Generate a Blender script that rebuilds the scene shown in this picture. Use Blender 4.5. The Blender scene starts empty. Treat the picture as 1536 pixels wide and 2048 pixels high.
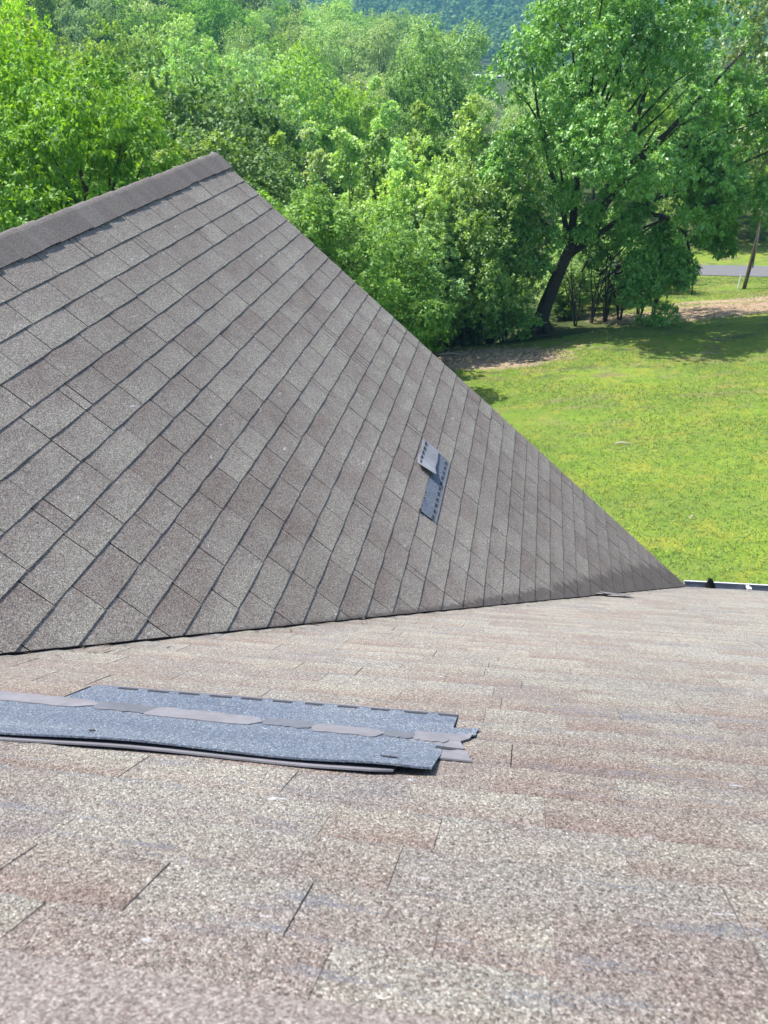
import bpy, math, random
import numpy as np
from mathutils import Matrix, Vector

rnd = random.Random(7)
S = bpy.context.scene
COL = S.collection

# ------------------------------------------------------------------ camera
F_PX, PITCH, ROLL = 1523.16, 0.553530, -0.077243
cam = bpy.data.cameras.new("camera")
cam.sensor_fit = 'VERTICAL'
cam.sensor_height = 36.0
cam.lens = F_PX / 2048.0 * 36.0
cam.clip_start, cam.clip_end = 0.05, 6000
cam.dof.use_dof = True
cam.dof.focus_distance = 2.6
cam.dof.aperture_fstop = 10.0
co = bpy.data.objects.new("camera", cam)
COL.objects.link(co)
fw = Vector((0, math.cos(PITCH), -math.sin(PITCH)))
rt = Vector((1, 0, 0))
up = rt.cross(fw)
r2 = rt * math.cos(ROLL) + up * math.sin(ROLL)
u2 = -rt * math.sin(ROLL) + up * math.cos(ROLL)
m = Matrix((r2, u2, -fw)).transposed().to_4x4()
m.translation = (0, 0, 7.0)
co.matrix_world = m
S.camera = co

# ------------------------------------------------------------------ sky, sun, exposure
SUN_AZ = math.atan2(-0.80, 0.60)     # from +Y towards +X; the sun stands to the left and beyond
SUN_EL = math.radians(62)
W = bpy.data.worlds.new("World")
S.world = W
W.use_nodes = True
nt = W.node_tree
nt.nodes.clear()
wo = nt.nodes.new("ShaderNodeOutputWorld")
bg = nt.nodes.new("ShaderNodeBackground")
sk = nt.nodes.new("ShaderNodeTexSky")
sk.sky_type = 'NISHITA'
sk.sun_disc = False
sk.sun_elevation = SUN_EL
sk.sun_rotation = SUN_AZ
sk.air_density, sk.dust_density = 1.0, 1.4
bg.inputs[1].default_value = 0.145
nt.links.new(sk.outputs[0], bg.inputs[0])
nt.links.new(bg.outputs[0], wo.inputs[0])
sl = bpy.data.lights.new("sun", 'SUN')
sl.energy = 4.4
sl.angle = math.radians(0.55)
sl.color = (1.0, 0.955, 0.88)
so = bpy.data.objects.new("sun", sl)
COL.objects.link(so)
sd = Vector((math.sin(SUN_AZ) * math.cos(SUN_EL), math.cos(SUN_AZ) * math.cos(SUN_EL), math.sin(SUN_EL)))
so.rotation_euler = sd.to_track_quat('Z', 'Y').to_euler()
so.location = sd * 60
S.view_settings.view_transform = 'Standard'
S.view_settings.look = 'None'
S.view_settings.exposure = 1.15
S.view_settings.gamma = 1.0
S.view_settings.use_curve_mapping = False
S.cycles.max_bounces = 7
S.cycles.diffuse_bounces = 3
S.cycles.transmission_bounces = 4
S.cycles.transparent_max_bounces = 8
S.cycles.volume_bounces = 0
S.cycles.sample_clamp_indirect = 6.0

# ------------------------------------------------------------------ helpers
def link(o, parent=None):
    COL.objects.link(o)
    if parent is not None:
        o.parent = parent
    return o

def tag(o, label=None, cat=None, group=None, kind=None):
    if label: o['label'] = label
    if cat: o['category'] = cat
    if group: o['group'] = group
    if kind: o['kind'] = kind
    return o

def empty(name, loc=(0, 0, 0), rz=0.0):
    o = bpy.data.objects.new(name, None)
    o.empty_display_size = 0.2
    o.location = loc
    o.rotation_euler = (0, 0, rz)
    return link(o)

def mesh(name, v, f, mat=None, smooth=False):
    me = bpy.data.meshes.new(name)
    me.from_pydata([tuple(p) for p in v], [], [tuple(q) for q in f])
    if mat: me.materials.append(mat)
    if smooth: me.polygons.foreach_set('use_smooth', [True] * len(me.polygons))
    me.update()
    return me

def tab_attr(me, ys):
    a = me.attributes.new("tab_y", 'FLOAT', 'POINT'); a.data.foreach_set('value', ys); return me

def obj(name, v, f, mat, parent=None, smooth=False):
    return link(bpy.data.objects.new(name, mesh(name, v, f, mat, smooth)), parent)

def np_mesh(name, co_, loops, sizes, mat, smooth=False):
    """fast mesh from arrays: co_ (N,3), loops flat vertex indices, sizes per face"""
    me = bpy.data.meshes.new(name)
    me.vertices.add(len(co_))
    me.vertices.foreach_set('co', np.ascontiguousarray(co_, dtype=np.float32).ravel())
    me.loops.add(len(loops))
    me.loops.foreach_set('vertex_index', np.ascontiguousarray(loops, dtype=np.int32))
    me.polygons.add(len(sizes))
    st = np.concatenate([[0], np.cumsum(sizes)[:-1]]).astype(np.int32)
    me.polygons.foreach_set('loop_start', st)
    me.polygons.foreach_set('use_smooth', np.full(len(sizes), bool(smooth)))
    me.update(calc_edges=True)
    me.validate()
    if mat: me.materials.append(mat)
    return me

class MB:
    def __init__(s): s.v, s.f, s.mi = [], [], []
    def add(s, v, f):
        n = len(s.v); s.v += [tuple(p) for p in v]; s.f += [tuple(i + n for i in q) for q in f]
    def box(s, a, b):
        (x0, y0, z0), (x1, y1, z1) = a, b
        s.add([(x0, y0, z0), (x1, y0, z0), (x1, y1, z0), (x0, y1, z0), (x0, y0, z1), (x1, y0, z1), (x1, y1, z1), (x0, y1, z1)],
              [(3, 2, 1, 0), (4, 5, 6, 7), (0, 1, 5, 4), (1, 2, 6, 5), (2, 3, 7, 6), (3, 0, 4, 7)])
    def tube(s, pts, rad, n=7, cap=True):
        pts = [Vector(p) for p in pts]
        base = len(s.v)
        prev = None
        for i, p in enumerate(pts):
            d = (pts[min(i + 1, len(pts) - 1)] - pts[max(i - 1, 0)]).normalized()
            a = d.cross(Vector((0.13, 0.21, 1))) if abs(d.z) < 0.9 else d.cross(Vector((1, 0.1, 0)))
            if prev is not None:
                a = prev - d * prev.dot(d)
            a.normalize(); b = d.cross(a); prev = a
            for k in range(n):
                t = 2 * math.pi * k / n
                s.v.append(tuple(p + (a * math.cos(t) + b * math.sin(t)) * rad[i]))
        for i in range(len(pts) - 1):
            for k in range(n):
                k2 = (k + 1) % n
                s.f.append((base + i * n + k, base + i * n + k2, base + (i + 1) * n + k2, base + (i + 1) * n + k))
        if cap:
            s.f.append(tuple(base + (len(pts) - 1) * n + k for k in range(n)))
            s.f.append(tuple(base + k for k in reversed(range(n))))
    def build(s, name, mat, parent=None, smooth=False):
        return obj(name, s.v, s.f, mat, parent, smooth)

# ------------------------------------------------------------------ node helper
class NT:
    def __init__(s, name):
        s.m = bpy.data.materials.new(name)
        s.m.use_nodes = True
        s.t = s.m.node_tree
        s.t.nodes.clear()
        s.out = s.n("ShaderNodeOutputMaterial")
    def n(s, typ, **kw):
        x = s.t.nodes.new(typ)
        for k, v in kw.items(): setattr(x, k, v)
        return x
    def l(s, a, b): s.t.links.new(a, b)
    def setin(s, x, sock, v):
        if hasattr(v, 'is_linked') or isinstance(v, bpy.types.NodeSocket): s.l(v, x.inputs[sock])
        else: x.inputs[sock].default_value = v
    def noise(s, vec, scale, detail=2.0, rough=0.5, dim='3D'):
        x = s.n("ShaderNodeTexNoise"); x.noise_dimensions = dim
        s.l(vec, x.inputs['Vector']); x.inputs['Scale'].default_value = scale
        x.inputs['Detail'].default_value = detail; x.inputs['Roughness'].default_value = rough
        return x.outputs['Fac']
    def vor(s, vec, scale):
        x = s.n("ShaderNodeTexVoronoi"); s.l(vec, x.inputs['Vector']); x.inputs['Scale'].default_value = scale
        return x
    def ramp(s, fac, stops, interp='LINEAR'):
        x = s.n("ShaderNodeValToRGB"); x.color_ramp.interpolation = interp
        e = x.color_ramp.elements
        while len(e) < len(stops): e.new(0.5)
        for i, (p, c) in enumerate(stops):
            e[i].position = p; e[i].color = (c[0], c[1], c[2], 1) if hasattr(c, '__len__') else (c, c, c, 1)
        s.l(fac, x.inputs[0]); return x.outputs[0]
    def mix(s, fac, a, b, blend='MIX'):
        x = s.n("ShaderNodeMix"); x.data_type = 'RGBA'; x.blend_type = blend
        for sock, v in ((0, fac), (6, a), (7, b)):
            if isinstance(v, bpy.types.NodeSocket): s.l(v, x.inputs[sock])
            elif sock == 0: x.inputs[0].default_value = v
            else: x.inputs[sock].default_value = (v[0], v[1], v[2], 1)
        return x.outputs[2]
    def math(s, op, a, b=0.0, c=None, clamp=False):
        x = s.n("ShaderNodeMath"); x.operation = op; x.use_clamp = clamp
        for i, v in enumerate((a, b) if c is None else (a, b, c)):
            if isinstance(v, bpy.types.NodeSocket): s.l(v, x.inputs[i])
            else: x.inputs[i].default_value = v
        return x.outputs[0]
    def vscale(s, vec, sc, off=None):
        x = s.n("ShaderNodeMapping"); s.l(vec, x.inputs[0]); x.inputs['Scale'].default_value = sc
        if off is not None: x.inputs['Location'].default_value = off
        return x.outputs[0]
    def maprange(s, v, a, b, c=0.0, d=1.0):
        x = s.n("ShaderNodeMapRange"); s.l(v, x.inputs[0])
        for i, q in enumerate((a, b, c, d)): x.inputs[1 + i].default_value = q
        return x.outputs[0]
    def bsdf(s, color, rough=0.9, bump=None, bstr=0.5, bdist=0.003, spec=0.3, metallic=0.0):
        b = s.n("ShaderNodeBsdfPrincipled")
        s.setin(b, 'Base Color', color if isinstance(color, bpy.types.NodeSocket) else (*color, 1))
        s.setin(b, 'Roughness', rough); b.inputs['Specular IOR Level'].default_value = spec
        b.inputs['Metallic'].default_value = metallic
        if bump is not None:
            k = s.n("ShaderNodeBump"); k.inputs['Strength'].default_value = bstr; k.inputs['Distance'].default_value = bdist
            s.l(bump, k.inputs['Height']); s.l(k.outputs[0], b.inputs['Normal'])
        s.l(b.outputs[0], s.out.inputs[0]); return b
    def xyz(s, vec):
        x = s.n("ShaderNodeSeparateXYZ"); s.l(vec, x.inputs[0]); return x.outputs

# ------------------------------------------------------------------ house frame
HROT = -0.22234905
AN, AL = math.radians(33.33), math.radians(44.43)     # pitches of the near roof and of the gable wing
sN, cN, sL, cL = math.sin(AN), math.cos(AN), math.sin(AL), math.cos(AL)
HC = Vector((2.407, 4.876, 3.0394))
house = empty("house", HC, HROT)
tag(house, "house with worn brown asphalt shingle roofs meeting at a valley", "house")
HM = Matrix.Translation(HC) @ Matrix.Rotation(HROT, 4, 'Z')
HMI = HM.inverted()
def NP(u, v, h=0.0): return Vector((u, -v * cN + h * sN, v * sN + h * cN))
def LP(u, v, h=0.0): return Vector((-v * cL + h * sL, u, v * sL + h * cL))
MN = Matrix(((-1, 0, 0), (0, -cN, sN), (0, sN, cN)))      # rows: mesh x, y(upslope), z(normal) in house axes
ML = Matrix(((0, 1, 0), (-cL, 0, sL), (sL, 0, cL)))
def frame(M3, origin):
    m4 = M3.transposed().to_4x4(); m4.translation = origin; return m4

# ------------------------------------------------------------------ roof materials
def house_coords(t):
    tc = t.n("ShaderNodeTexCoord"); tc.object = house
    return tc.outputs['Object']

GRAN = [(0.0, (0.025, 0.024, 0.027)), (0.13, (0.08, 0.073, 0.074)), (0.24, (0.15, 0.10, 0.09)), (0.33, (0.155, 0.14, 0.133)),
        (0.5, (0.215, 0.205, 0.193)), (0.68, (0.285, 0.276, 0.26)), (0.82, (0.37, 0.362, 0.345)), (0.93, (0.54, 0.535, 0.52))]

def shingle_mat(name, gable):
    t = NT(name)
    P = house_coords(t)
    oi = t.n("ShaderNodeObjectInfo").outputs['Random']
    isl = t.n("ShaderNodeNewGeometry").outputs['Random Per Island']
    rid = t.math('FRACT', t.math('ADD', t.math('MULTIPLY', oi, 17.3), t.math('MULTIPLY', isl, 7.1)))
    v1 = t.vor(P, 480); v2 = t.vor(P, 300); v3 = t.vor(P, 900)
    x1 = t.xyz(v1.outputs['Color']); x2 = t.xyz(v2.outputs['Color']); x3 = t.xyz(v3.outputs['Color'])
    g1 = t.ramp(x1[0], GRAN, 'CONSTANT')
    g2 = t.ramp(x2[1], GRAN, 'CONSTANT')
    g3 = t.ramp(x3[2], GRAN, 'CONSTANT')
    c = t.mix(0.36, t.mix(0.25, g1, g3), g2)
    # blends within the tabs: reddish and cream patches, streaks along the courses
    st = t.noise(t.vscale(P, (1.0, 1.0, 1.0)), 3.2, 3, 0.6)
    if gable: sv = t.vscale(P, (7.0, 4.2, 7.0))
    else: sv = t.vscale(P, (5.0, 11.0, 11.0))
    s2 = t.noise(sv, 1.0, 4, 0.62)
    pick = t.math('ADD', t.math('MULTIPLY', rid, 0.5 if gable else 0.72), t.math('MULTIPLY', t.maprange(s2, 0.3, 0.7), 0.5 if gable else 0.36))
    if gable:
        tint = t.ramp(pick, [(0.1, (0.74, 0.68, 0.67)), (0.35, (0.84, 0.81, 0.80)), (0.55, (0.90, 0.89, 0.88)), (0.8, (1.0, 1.01, 0.98)), (1.0, (0.86, 0.84, 0.85))])
    else:
        tint = t.ramp(pick, [(0.08, (0.92, 0.82, 0.79)), (0.3, (0.98, 0.93, 0.90)), (0.5, (1.02, 1.0, 0.96)), (0.72, (1.12, 1.13, 1.07)), (0.88, (0.98, 0.95, 0.94)), (1.0, (0.84, 0.84, 0.88))])
    c = t.mix(1.0, c, tint, 'MULTIPLY')
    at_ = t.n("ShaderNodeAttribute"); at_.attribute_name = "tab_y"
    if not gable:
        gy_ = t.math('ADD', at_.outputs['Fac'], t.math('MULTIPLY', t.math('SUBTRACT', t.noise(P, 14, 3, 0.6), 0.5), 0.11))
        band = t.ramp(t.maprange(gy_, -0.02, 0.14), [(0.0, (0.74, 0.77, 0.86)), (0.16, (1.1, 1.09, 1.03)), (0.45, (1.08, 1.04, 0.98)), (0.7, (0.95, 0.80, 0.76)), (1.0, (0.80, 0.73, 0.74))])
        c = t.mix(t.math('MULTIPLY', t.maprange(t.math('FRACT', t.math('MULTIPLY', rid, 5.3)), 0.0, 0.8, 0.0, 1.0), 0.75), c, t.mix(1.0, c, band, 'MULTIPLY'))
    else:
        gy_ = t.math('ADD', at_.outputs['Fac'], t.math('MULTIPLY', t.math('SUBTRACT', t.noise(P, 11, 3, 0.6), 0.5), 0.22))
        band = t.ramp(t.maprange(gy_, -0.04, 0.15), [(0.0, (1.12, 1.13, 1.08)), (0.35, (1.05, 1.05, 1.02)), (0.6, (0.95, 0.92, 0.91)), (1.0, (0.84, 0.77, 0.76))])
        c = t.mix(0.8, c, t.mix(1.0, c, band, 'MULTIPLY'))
    # dark joints of lost granules: blue-grey wear
    wv = t.vscale(P, (2.6, 16.0, 16.0) if not gable else (16.0, 3.0, 16.0), (3.1, 0.4, 1.7))
    wn = t.noise(wv, 1.6, 5, 0.68)
    wear = t.maprange(wn, 0.56 if not gable else 0.66, 0.66 if not gable else 0.76)
    wear = t.math('MULTIPLY', wear, t.math('GREATER_THAN', x1[1], 0.42))
    c = t.mix(t.math('MULTIPLY', wear, 0.7), c, (0.125, 0.14, 0.18))
    # fine white scuffs
    sc = t.maprange(t.noise(t.vscale(P, (9, 22, 22) if not gable else (22, 9, 22), (5, 2, 9)), 1.3, 5, 0.7), 0.66, 0.72)
    c = t.mix(t.math('MULTIPLY', sc, 0.55), c, (0.6, 0.62, 0.68))
    big = t.noise(P, 0.9, 3, 0.6)
    c = t.mix(1.0, c, t.ramp(big, [(0.3, 0.9), (0.7, 1.08)]), 'MULTIPLY')
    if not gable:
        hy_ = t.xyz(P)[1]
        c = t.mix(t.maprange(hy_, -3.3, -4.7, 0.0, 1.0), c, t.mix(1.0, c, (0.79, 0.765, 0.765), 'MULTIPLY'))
        # slope darkens towards the ridge, then takes one even tint
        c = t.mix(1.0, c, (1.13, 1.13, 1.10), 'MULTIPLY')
    else:
        c = t.mix(1.0, c, (1.10, 1.055, 1.0), 'MULTIPLY')
    # gable dirt and algae, near slope darker at the valley: distance from its line in plan
    X = t.xyz(P)
    # valley line in plan runs along direction k*(-cot AL, -cot AN)
    vx, vy = -1 / math.tan(AL), -1 / math.tan(AN)
    L_ = math.hypot(vx, vy); nx, ny = (vy / L_, -vx / L_)
    dist = t.math('ABSOLUTE', t.math('ADD', t.math('MULTIPLY', X[0], nx), t.math('MULTIPLY', X[1], ny)))
    if gable:
        # the stain climbs in ragged tongues and is deepest near the eave
        jag = t.noise(t.vscale(P, (3.0, 28.0, 3.0)), 1.0, 4, 0.7)
        depth = t.ramp(t.maprange(X[2], 0.0, 2.6), [(0.0, 0.22), (0.22, 0.19), (0.4, 0.10), (0.62, 0.03), (1.0, 0.0)])
        lim = t.math('MULTIPLY', depth, t.maprange(jag, 0.3, 0.7, 0.45, 1.25))
        dm = t.maprange(t.math('SUBTRACT', lim, dist), -0.006, 0.012)
        c = t.mix(t.math('MULTIPLY', dm, 0.68), c, (0.055, 0.045, 0.042))
        # grey-brown algae bloom over the lower right of the facet
        al = t.math('MULTIPLY', t.maprange(X[2], 1.75, 0.4), t.maprange(t.noise(P, 2.3, 4, 0.6), 0.35, 0.62))
        c = t.mix(t.math('MULTIPLY', al, 0.42), c, (0.11, 0.092, 0.085))
    else:
        dm = t.math('MULTIPLY', t.maprange(dist, 0.22, 0.03), t.maprange(t.noise(P, 9, 4, 0.65), 0.35, 0.65))
        c = t.mix(t.math('MULTIPLY', dm, 0.55), c, (0.09, 0.08, 0.075))
        ld = t.math('MULTIPLY', t.maprange(X[1], -0.75, -0.05), t.maprange(t.noise(P, 7, 4, 0.65), 0.35, 0.7))
        c = t.mix(t.math('MULTIPLY', ld, 0.5), c, (0.1, 0.09, 0.085))
    h = t.math('ADD', t.math('MULTIPLY', v1.outputs['Distance'], -1.0), t.math('MULTIPLY', x1[2], 0.5))
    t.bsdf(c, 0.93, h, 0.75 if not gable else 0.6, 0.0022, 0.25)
    return t.m

def blue_mat(name, base=(0.098, 0.12, 0.163)):
    t = NT(name)
    P = house_coords(t)
    x1 = t.xyz(t.vor(P, 640).outputs['Color']); x2 = t.xyz(t.vor(P, 380).outputs['Color'])
    b = base
    stops = [(0.0, tuple(0.38 * q for q in b)), (0.25, tuple(0.75 * q for q in b)), (0.5, b), (0.75, tuple(1.35 * q for q in b)),
             (0.9, (0.27, 0.3, 0.34)), (0.97, (0.5, 0.5, 0.5))]
    c = t.mix(0.4, t.ramp(x1[0], stops, 'CONSTANT'), t.ramp(x2[1], stops, 'CONSTANT'))
    n = t.noise(t.vscale(P, (2.0, 9.0, 9.0)), 1.4, 4, 0.6)
    c = t.mix(1.0, c, t.ramp(n, [(0.3, (0.82, 0.84, 0.88)), (0.5, 1.0), (0.72, (1.22, 1.18, 1.1))]), 'MULTIPLY')
    t.bsdf(c, 0.85, x1[2], 0.5, 0.002, 0.35)
    return t.m

def felt_mat(name, base, var=0.12, sc=40):
    t = NT(name)
    P = house_coords(t)
    n = t.noise(P, sc, 5, 0.65); n2 = t.noise(P, 6, 3, 0.6)
    c = t.mix(1.0, t.ramp(n, [(0.3, tuple(q * (1 - var) for q in base)), (0.7, tuple(q * (1 + var) for q in base))]), t.ramp(n2, [(0.3, 0.82), (0.7, 1.12)]), 'MULTIPLY')
    t.bsdf(c, 0.9, n, 0.35, 0.002, 0.3)
    return t.m

def cap_mat(name, near=False):
    t = NT(name)
    P = house_coords(t)
    rid = t.n("ShaderNodeObjectInfo").outputs['Random']
    x1 = t.xyz(t.vor(P, 520).outputs['Color']); x2 = t.xyz(t.vor(P, 300).outputs['Color'])
    c = t.mix(0.4, t.ramp(x1[0], GRAN, 'CONSTANT'), t.ramp(x2[1], GRAN, 'CONSTANT'))
    s = t.noise(t.vscale(P, (2.5, 9.0, 2.5)), 1.0, 4, 0.6)
    if near:
        c = t.mix(1.0, c, (0.82, 0.74, 0.70), 'MULTIPLY')
        c = t.mix(0.25, c, t.ramp(s, [(0.3, (0.17, 0.14, 0.13)), (0.7, (0.215, 0.19, 0.18))]))
    else:
        c = t.mix(0.5, t.mix(1.0, c, (0.62, 0.57, 0.55), 'MULTIPLY'), t.ramp(t.math('ADD', s, t.math('MULTIPLY', t.math('SUBTRACT', rid, 0.5), 0.16)), [(0.3, (0.085, 0.073, 0.067)), (0.5, (0.117, 0.102, 0.094)), (0.72, (0.16, 0.143, 0.132))]))
    t.bsdf(c, 0.92, x1[2], 0.5, 0.002, 0.25)
    return t.m

def plain(name, col, rough=0.8, spec=0.3, metallic=0.0, var=0.15, sc=8.0, bump=0.0):
    t = NT(name)
    P = t.n("ShaderNodeNewGeometry").outputs['Position']
    n = t.noise(P, sc, 5, 0.65)
    c = t.ramp(n, [(0.25, tuple(q * (1 - var) for q in col)), (0.75, tuple(q * (1 + var) for q in col))])
    t.bsdf(c, rough, n if bump else None, bump, 0.01, spec, metallic)
    return t.m

M_near = shingle_mat("worn_shingle_granules", False)
M_gab = shingle_mat("gable_shingle_granules", True)
M_blue = blue_mat("blue_grey_headlap_granules")
M_blue2 = blue_mat("slate_blue_headlap_granules", (0.10, 0.122, 0.163))
M_lilac = felt_mat("pale_lilac_shingle_back", (0.165, 0.16, 0.176))
M_back = felt_mat("grey_shingle_back", (0.2, 0.205, 0.225))
M_smear = felt_mat("old_adhesive_film", (0.105, 0.11, 0.128))
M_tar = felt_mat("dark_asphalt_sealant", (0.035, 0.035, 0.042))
M_deck = felt_mat("dark_underlayer", (0.05, 0.045, 0.045))
M_deckn = felt_mat("brown_grey_underlayer", (0.17, 0.155, 0.15))
M_cap = cap_mat("ridge_cap_granules")
M_capn = cap_mat("near_ridge_cap_granules", True)
M_white = plain("white_painted_metal", (0.5, 0.51, 0.53), 0.35, 0.5, 0.0, 0.05)
M_gut = plain("gutter_floor_dirt", (0.06, 0.055, 0.05), 0.9, 0.2, 0, 0.5, 30)
M_lin = plain("weathered_gutter_inside", (0.27, 0.275, 0.29), 0.7, 0.3, 0, 0.3, 14)
M_siding = plain("pale_siding_paint", (0.55, 0.53, 0.49), 0.6, 0.3, 0, 0.05)
M_edge = felt_mat("black_asphalt_cut_edge", (0.022, 0.02, 0.021))
M_black = plain("black_fibrous_debris", (0.012, 0.012, 0.013), 0.95, 0.1, 0, 0.3, 60)

# ------------------------------------------------------------------ main roof
e_near = 6.15      # slope length to the main ridge
def slab(M3, org, poly, t, name, mat, parent):
    """poly (u,v) list in roof plane; slab from h=0 down to -t"""
    n = len(poly)
    v = [org + M3.transposed() @ Vector((a, b, 0)) for a, b in poly] + [org + M3.transposed() @ Vector((a, b, -t)) for a, b in poly]
    f = [tuple(range(n)), tuple(reversed(range(n, 2 * n)))] + [(i + n, (i + 1) % n + n, (i + 1) % n, i) for i in range(n)]
    return obj(name, v, f, mat, parent)
HD = -0.006
main_roof = slab(MN, NP(0, 0, HD), [(-6.0, 0.0), (-6.0, e_near), (-2.0, e_near), (3.44, e_near), (0.0, 0.0)], 0.12, "main_roof", M_deckn, house)
zr = e_near * sN; yr = -e_near * cN
# the slope on the other side of the main ridge
ob = slab(Matrix(((1, 0, 0), (0, cN, sN), (0, -sN, cN))), Vector((0, yr - e_near * cN, 0)) + Vector((0, -sN, cN)) * HD, [(-3.45, 0), (6.0, 0), (6.0, e_near), (-3.45, e_near)], 0.12, "rear_slope", M_near, main_roof)
gable_roof = slab(ML, LP(0, 0, HD), [(0.03, 0.0), (0.03, 4.84), (yr - 3.0, 4.84), (yr, 4.84), (-1.0645 * 4.6, 4.6)], 0.12, "gable_roof", M_deck, house)
Lf = Matrix(((0, -1, 0), (cL, 0, sL), (-sL, 0, cL)))
xr, zL = -4.84 * cL, 4.84 * sL
ob = slab(Lf, Vector((2 * xr, 0, 0)) + Vector((-sL, 0, cL)) * HD, [(-0.03, 0), (-yr + 3, 0), (-yr + 3, 4.84), (-0.03, 4.84)], 0.12, "west_slope", M_gab, gable_roof)

def clip(poly, a, b, c):
    """keep a*u+b*v<=c"""
    out = []
    for i in range(len(poly)):
        p, q = poly[i], poly[(i + 1) % len(poly)]
        dp, dq = a * p[0] + b * p[1] - c, a * q[0] + b * q[1] - c
        if dp <= 0: out.append(p)
        if dp * dq < 0:
            t = dp / (dp - dq); out.append((p[0] + (q[0] - p[0]) * t, p[1] + (q[1] - p[1]) * t))
    return out

T_ = 0.0038
def tab_geo(w, e, seed, thick=T_, lift=0.0):
    """a tab: x 0..w, y 0..e+0.035; worn corners, gently cupped, tilted over the course below"""
    r = random.Random(seed)
    nx = 4
    ys = [0.0, 0.35 * e, e + 0.035]
    v = []
    ph = r.uniform(0, 6.28)
    for j, y in enumerate(ys):
        for i in range(nx + 1):
            x = w * i / nx
            dy = 0.0
            if j == 0:
                dy = r.uniform(-0.001, 0.001)
                if i in (0, nx): dy += r.uniform(0.0, 0.003)
            z = 2 * thick + lift - (thick * 1.05 + lift) * min(y / e, 1.3) + (0.0009 * math.sin(ph + 5 * x / w) if j < 2 else 0)
            if j == 0: z -= 0.0006
            v.append((x, y + dy, z))
    top = len(v)
    base = [(p[0], p[1], p[2] - thick) for p in v]
    v = v + base
    f = []
    for j in range(len(ys) - 1):
        for i in range(nx):
            a = j * (nx + 1) + i
            f.append((a, a + 1, a + nx + 2, a + nx + 1))
    for i in range(nx):
        f.append((top + i, top + i + 1, i + 1, i))
    for j in range(len(ys) - 1):
        a, b = j * (nx + 1), (j + 1) * (nx + 1)
        f.append((top + b, top + a, a, b))
        f.append((top + a + nx, top + b + nx, b + nx, a + nx))
    return v, f

def dark_sides(me, top_flags, m_=None):
    me.materials.append(m_ or M_edge); me.polygons.foreach_set('material_index', [0 if q else 1 for q in top_flags]); return me
def flags(f, poly): return [i_ < (8 if poly is None else 1) for i_ in range(len(f))]

def tab_clipped(poly, v0, e, thick=T_):
    """poly in local (x,y), y measured from the butt edge"""
    n = len(poly)
    z = lambda y: 2 * thick - thick * 1.05 * min(max(y, 0) / e, 1.3)
    v = [(a, b, z(b)) for a, b in poly] + [(a, b, z(b) - thick) for a, b in poly]
    f = [tuple(range(n))] + [(i + n, (i + 1) % n + n, (i + 1) % n, i) for i in range(n)]
    return v, f

def poly_ccw(p):
    s = sum(p[i][0] * p[(i + 1) % len(p)][1] - p[(i + 1) % len(p)][0] * p[i][1] for i in range(len(p)))
    return p if s > 0 else list(reversed(p))

lib = {}
def lib_mesh(w, e, k, mat, nm):
    key = (round(w, 3), round(e, 4), k, nm)
    if key not in lib:
        v, f = tab_geo(w, e, hash(key[:3]) & 0xffff)
        lib[key] = dark_sides(tab_attr(mesh("shingle", v, f, mat), [p[1] for p in v]), flags(f, None), M_deckn if mat is M_near else None)
    return lib[key]

class Tab:
    __slots__ = ('M', 'w', 'e', 'poly', 'k', 'd')
CAM_H = HMI @ Vector((0, 0, 7))
VP = {}
def in_view(p):
    w = HM @ p - Vector((0, 0, 7))
    z = w.dot(fw)
    if z <= 0.05: return 0, 9
    x = w.dot(r2) / z * F_PX; y = -w.dot(u2) / z * F_PX
    return (abs(x) < 768 + 25 and abs(y) < 1024 + 25), z

def lay(tabs, parent, mat, M3, cap_n=300):
    """tabs: (u0, v0, w, e, poly or None, cut) -> the 300 that show largest as parts, the rest one mass"""
    def size(tb):
        p = (NP if M3 is MN else LP)(tb[0] + (-1 if M3 is MN else 1) * tb[2] / 2, tb[1] + tb[3] / 2)
        ok, z = in_view(p)
        if not ok:
            for du in (0, 1):
                for dv in (0, 1):
                    ok = ok or in_view((NP if M3 is MN else LP)(tb[0] + (-1 if M3 is MN else 1) * tb[2] * du, tb[1] + tb[3] * dv))[0]
        n = M3.row[2]; d = (CAM_H - p).normalized()
        ar = tb[2] * tb[3] * abs(n.dot(d)) / (z * z)
        if tb[4] is not None: ar *= tb[5]
        return ar if ok else -1
    order = sorted(tabs, key=size, reverse=True)
    mb = MB(); ys = []
    for i, tb in enumerate(order):
        u0, v0, w, e, poly, share = tb
        org = (NP if M3 is MN else LP)(u0, v0)
        F4 = frame(M3, org)
        k = rnd.randrange(5)
        if i < cap_n and size(tb) > 0:
            if poly is None:
                me = lib_mesh(w, e, k, mat, M3 is MN)
            else:
                v, f = tab_clipped(poly, v0, e)
                me = dark_sides(tab_attr(mesh("shingle", v, f, mat), [p[1] for p in v]), flags(f, poly), M_deckn if mat is M_near else None)
            o = bpy.data.objects.new("shingle", me)
            link(o, parent)
            o.matrix_local = F4 @ Matrix.Translation((0, rnd.uniform(-0.0008, 0.0008), 0)) @ Matrix.Rotation(rnd.uniform(-0.003, 0.003), 4, 'Z')
        else:
            v, f = tab_geo(w, e, k) if poly is None else tab_clipped(poly, v0, e)
            mb.add([F4 @ Vector(q) for q in v], f); ys += [q[1] for q in v]; mb.mi += flags(f, poly)
    fo_ = mb.build("shingle_field", mat, parent); tab_attr(fo_.data, ys); dark_sides(fo_.data, mb.mi, M_deckn if mat is M_near else None); tag(fo_, kind="stuff")

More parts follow.
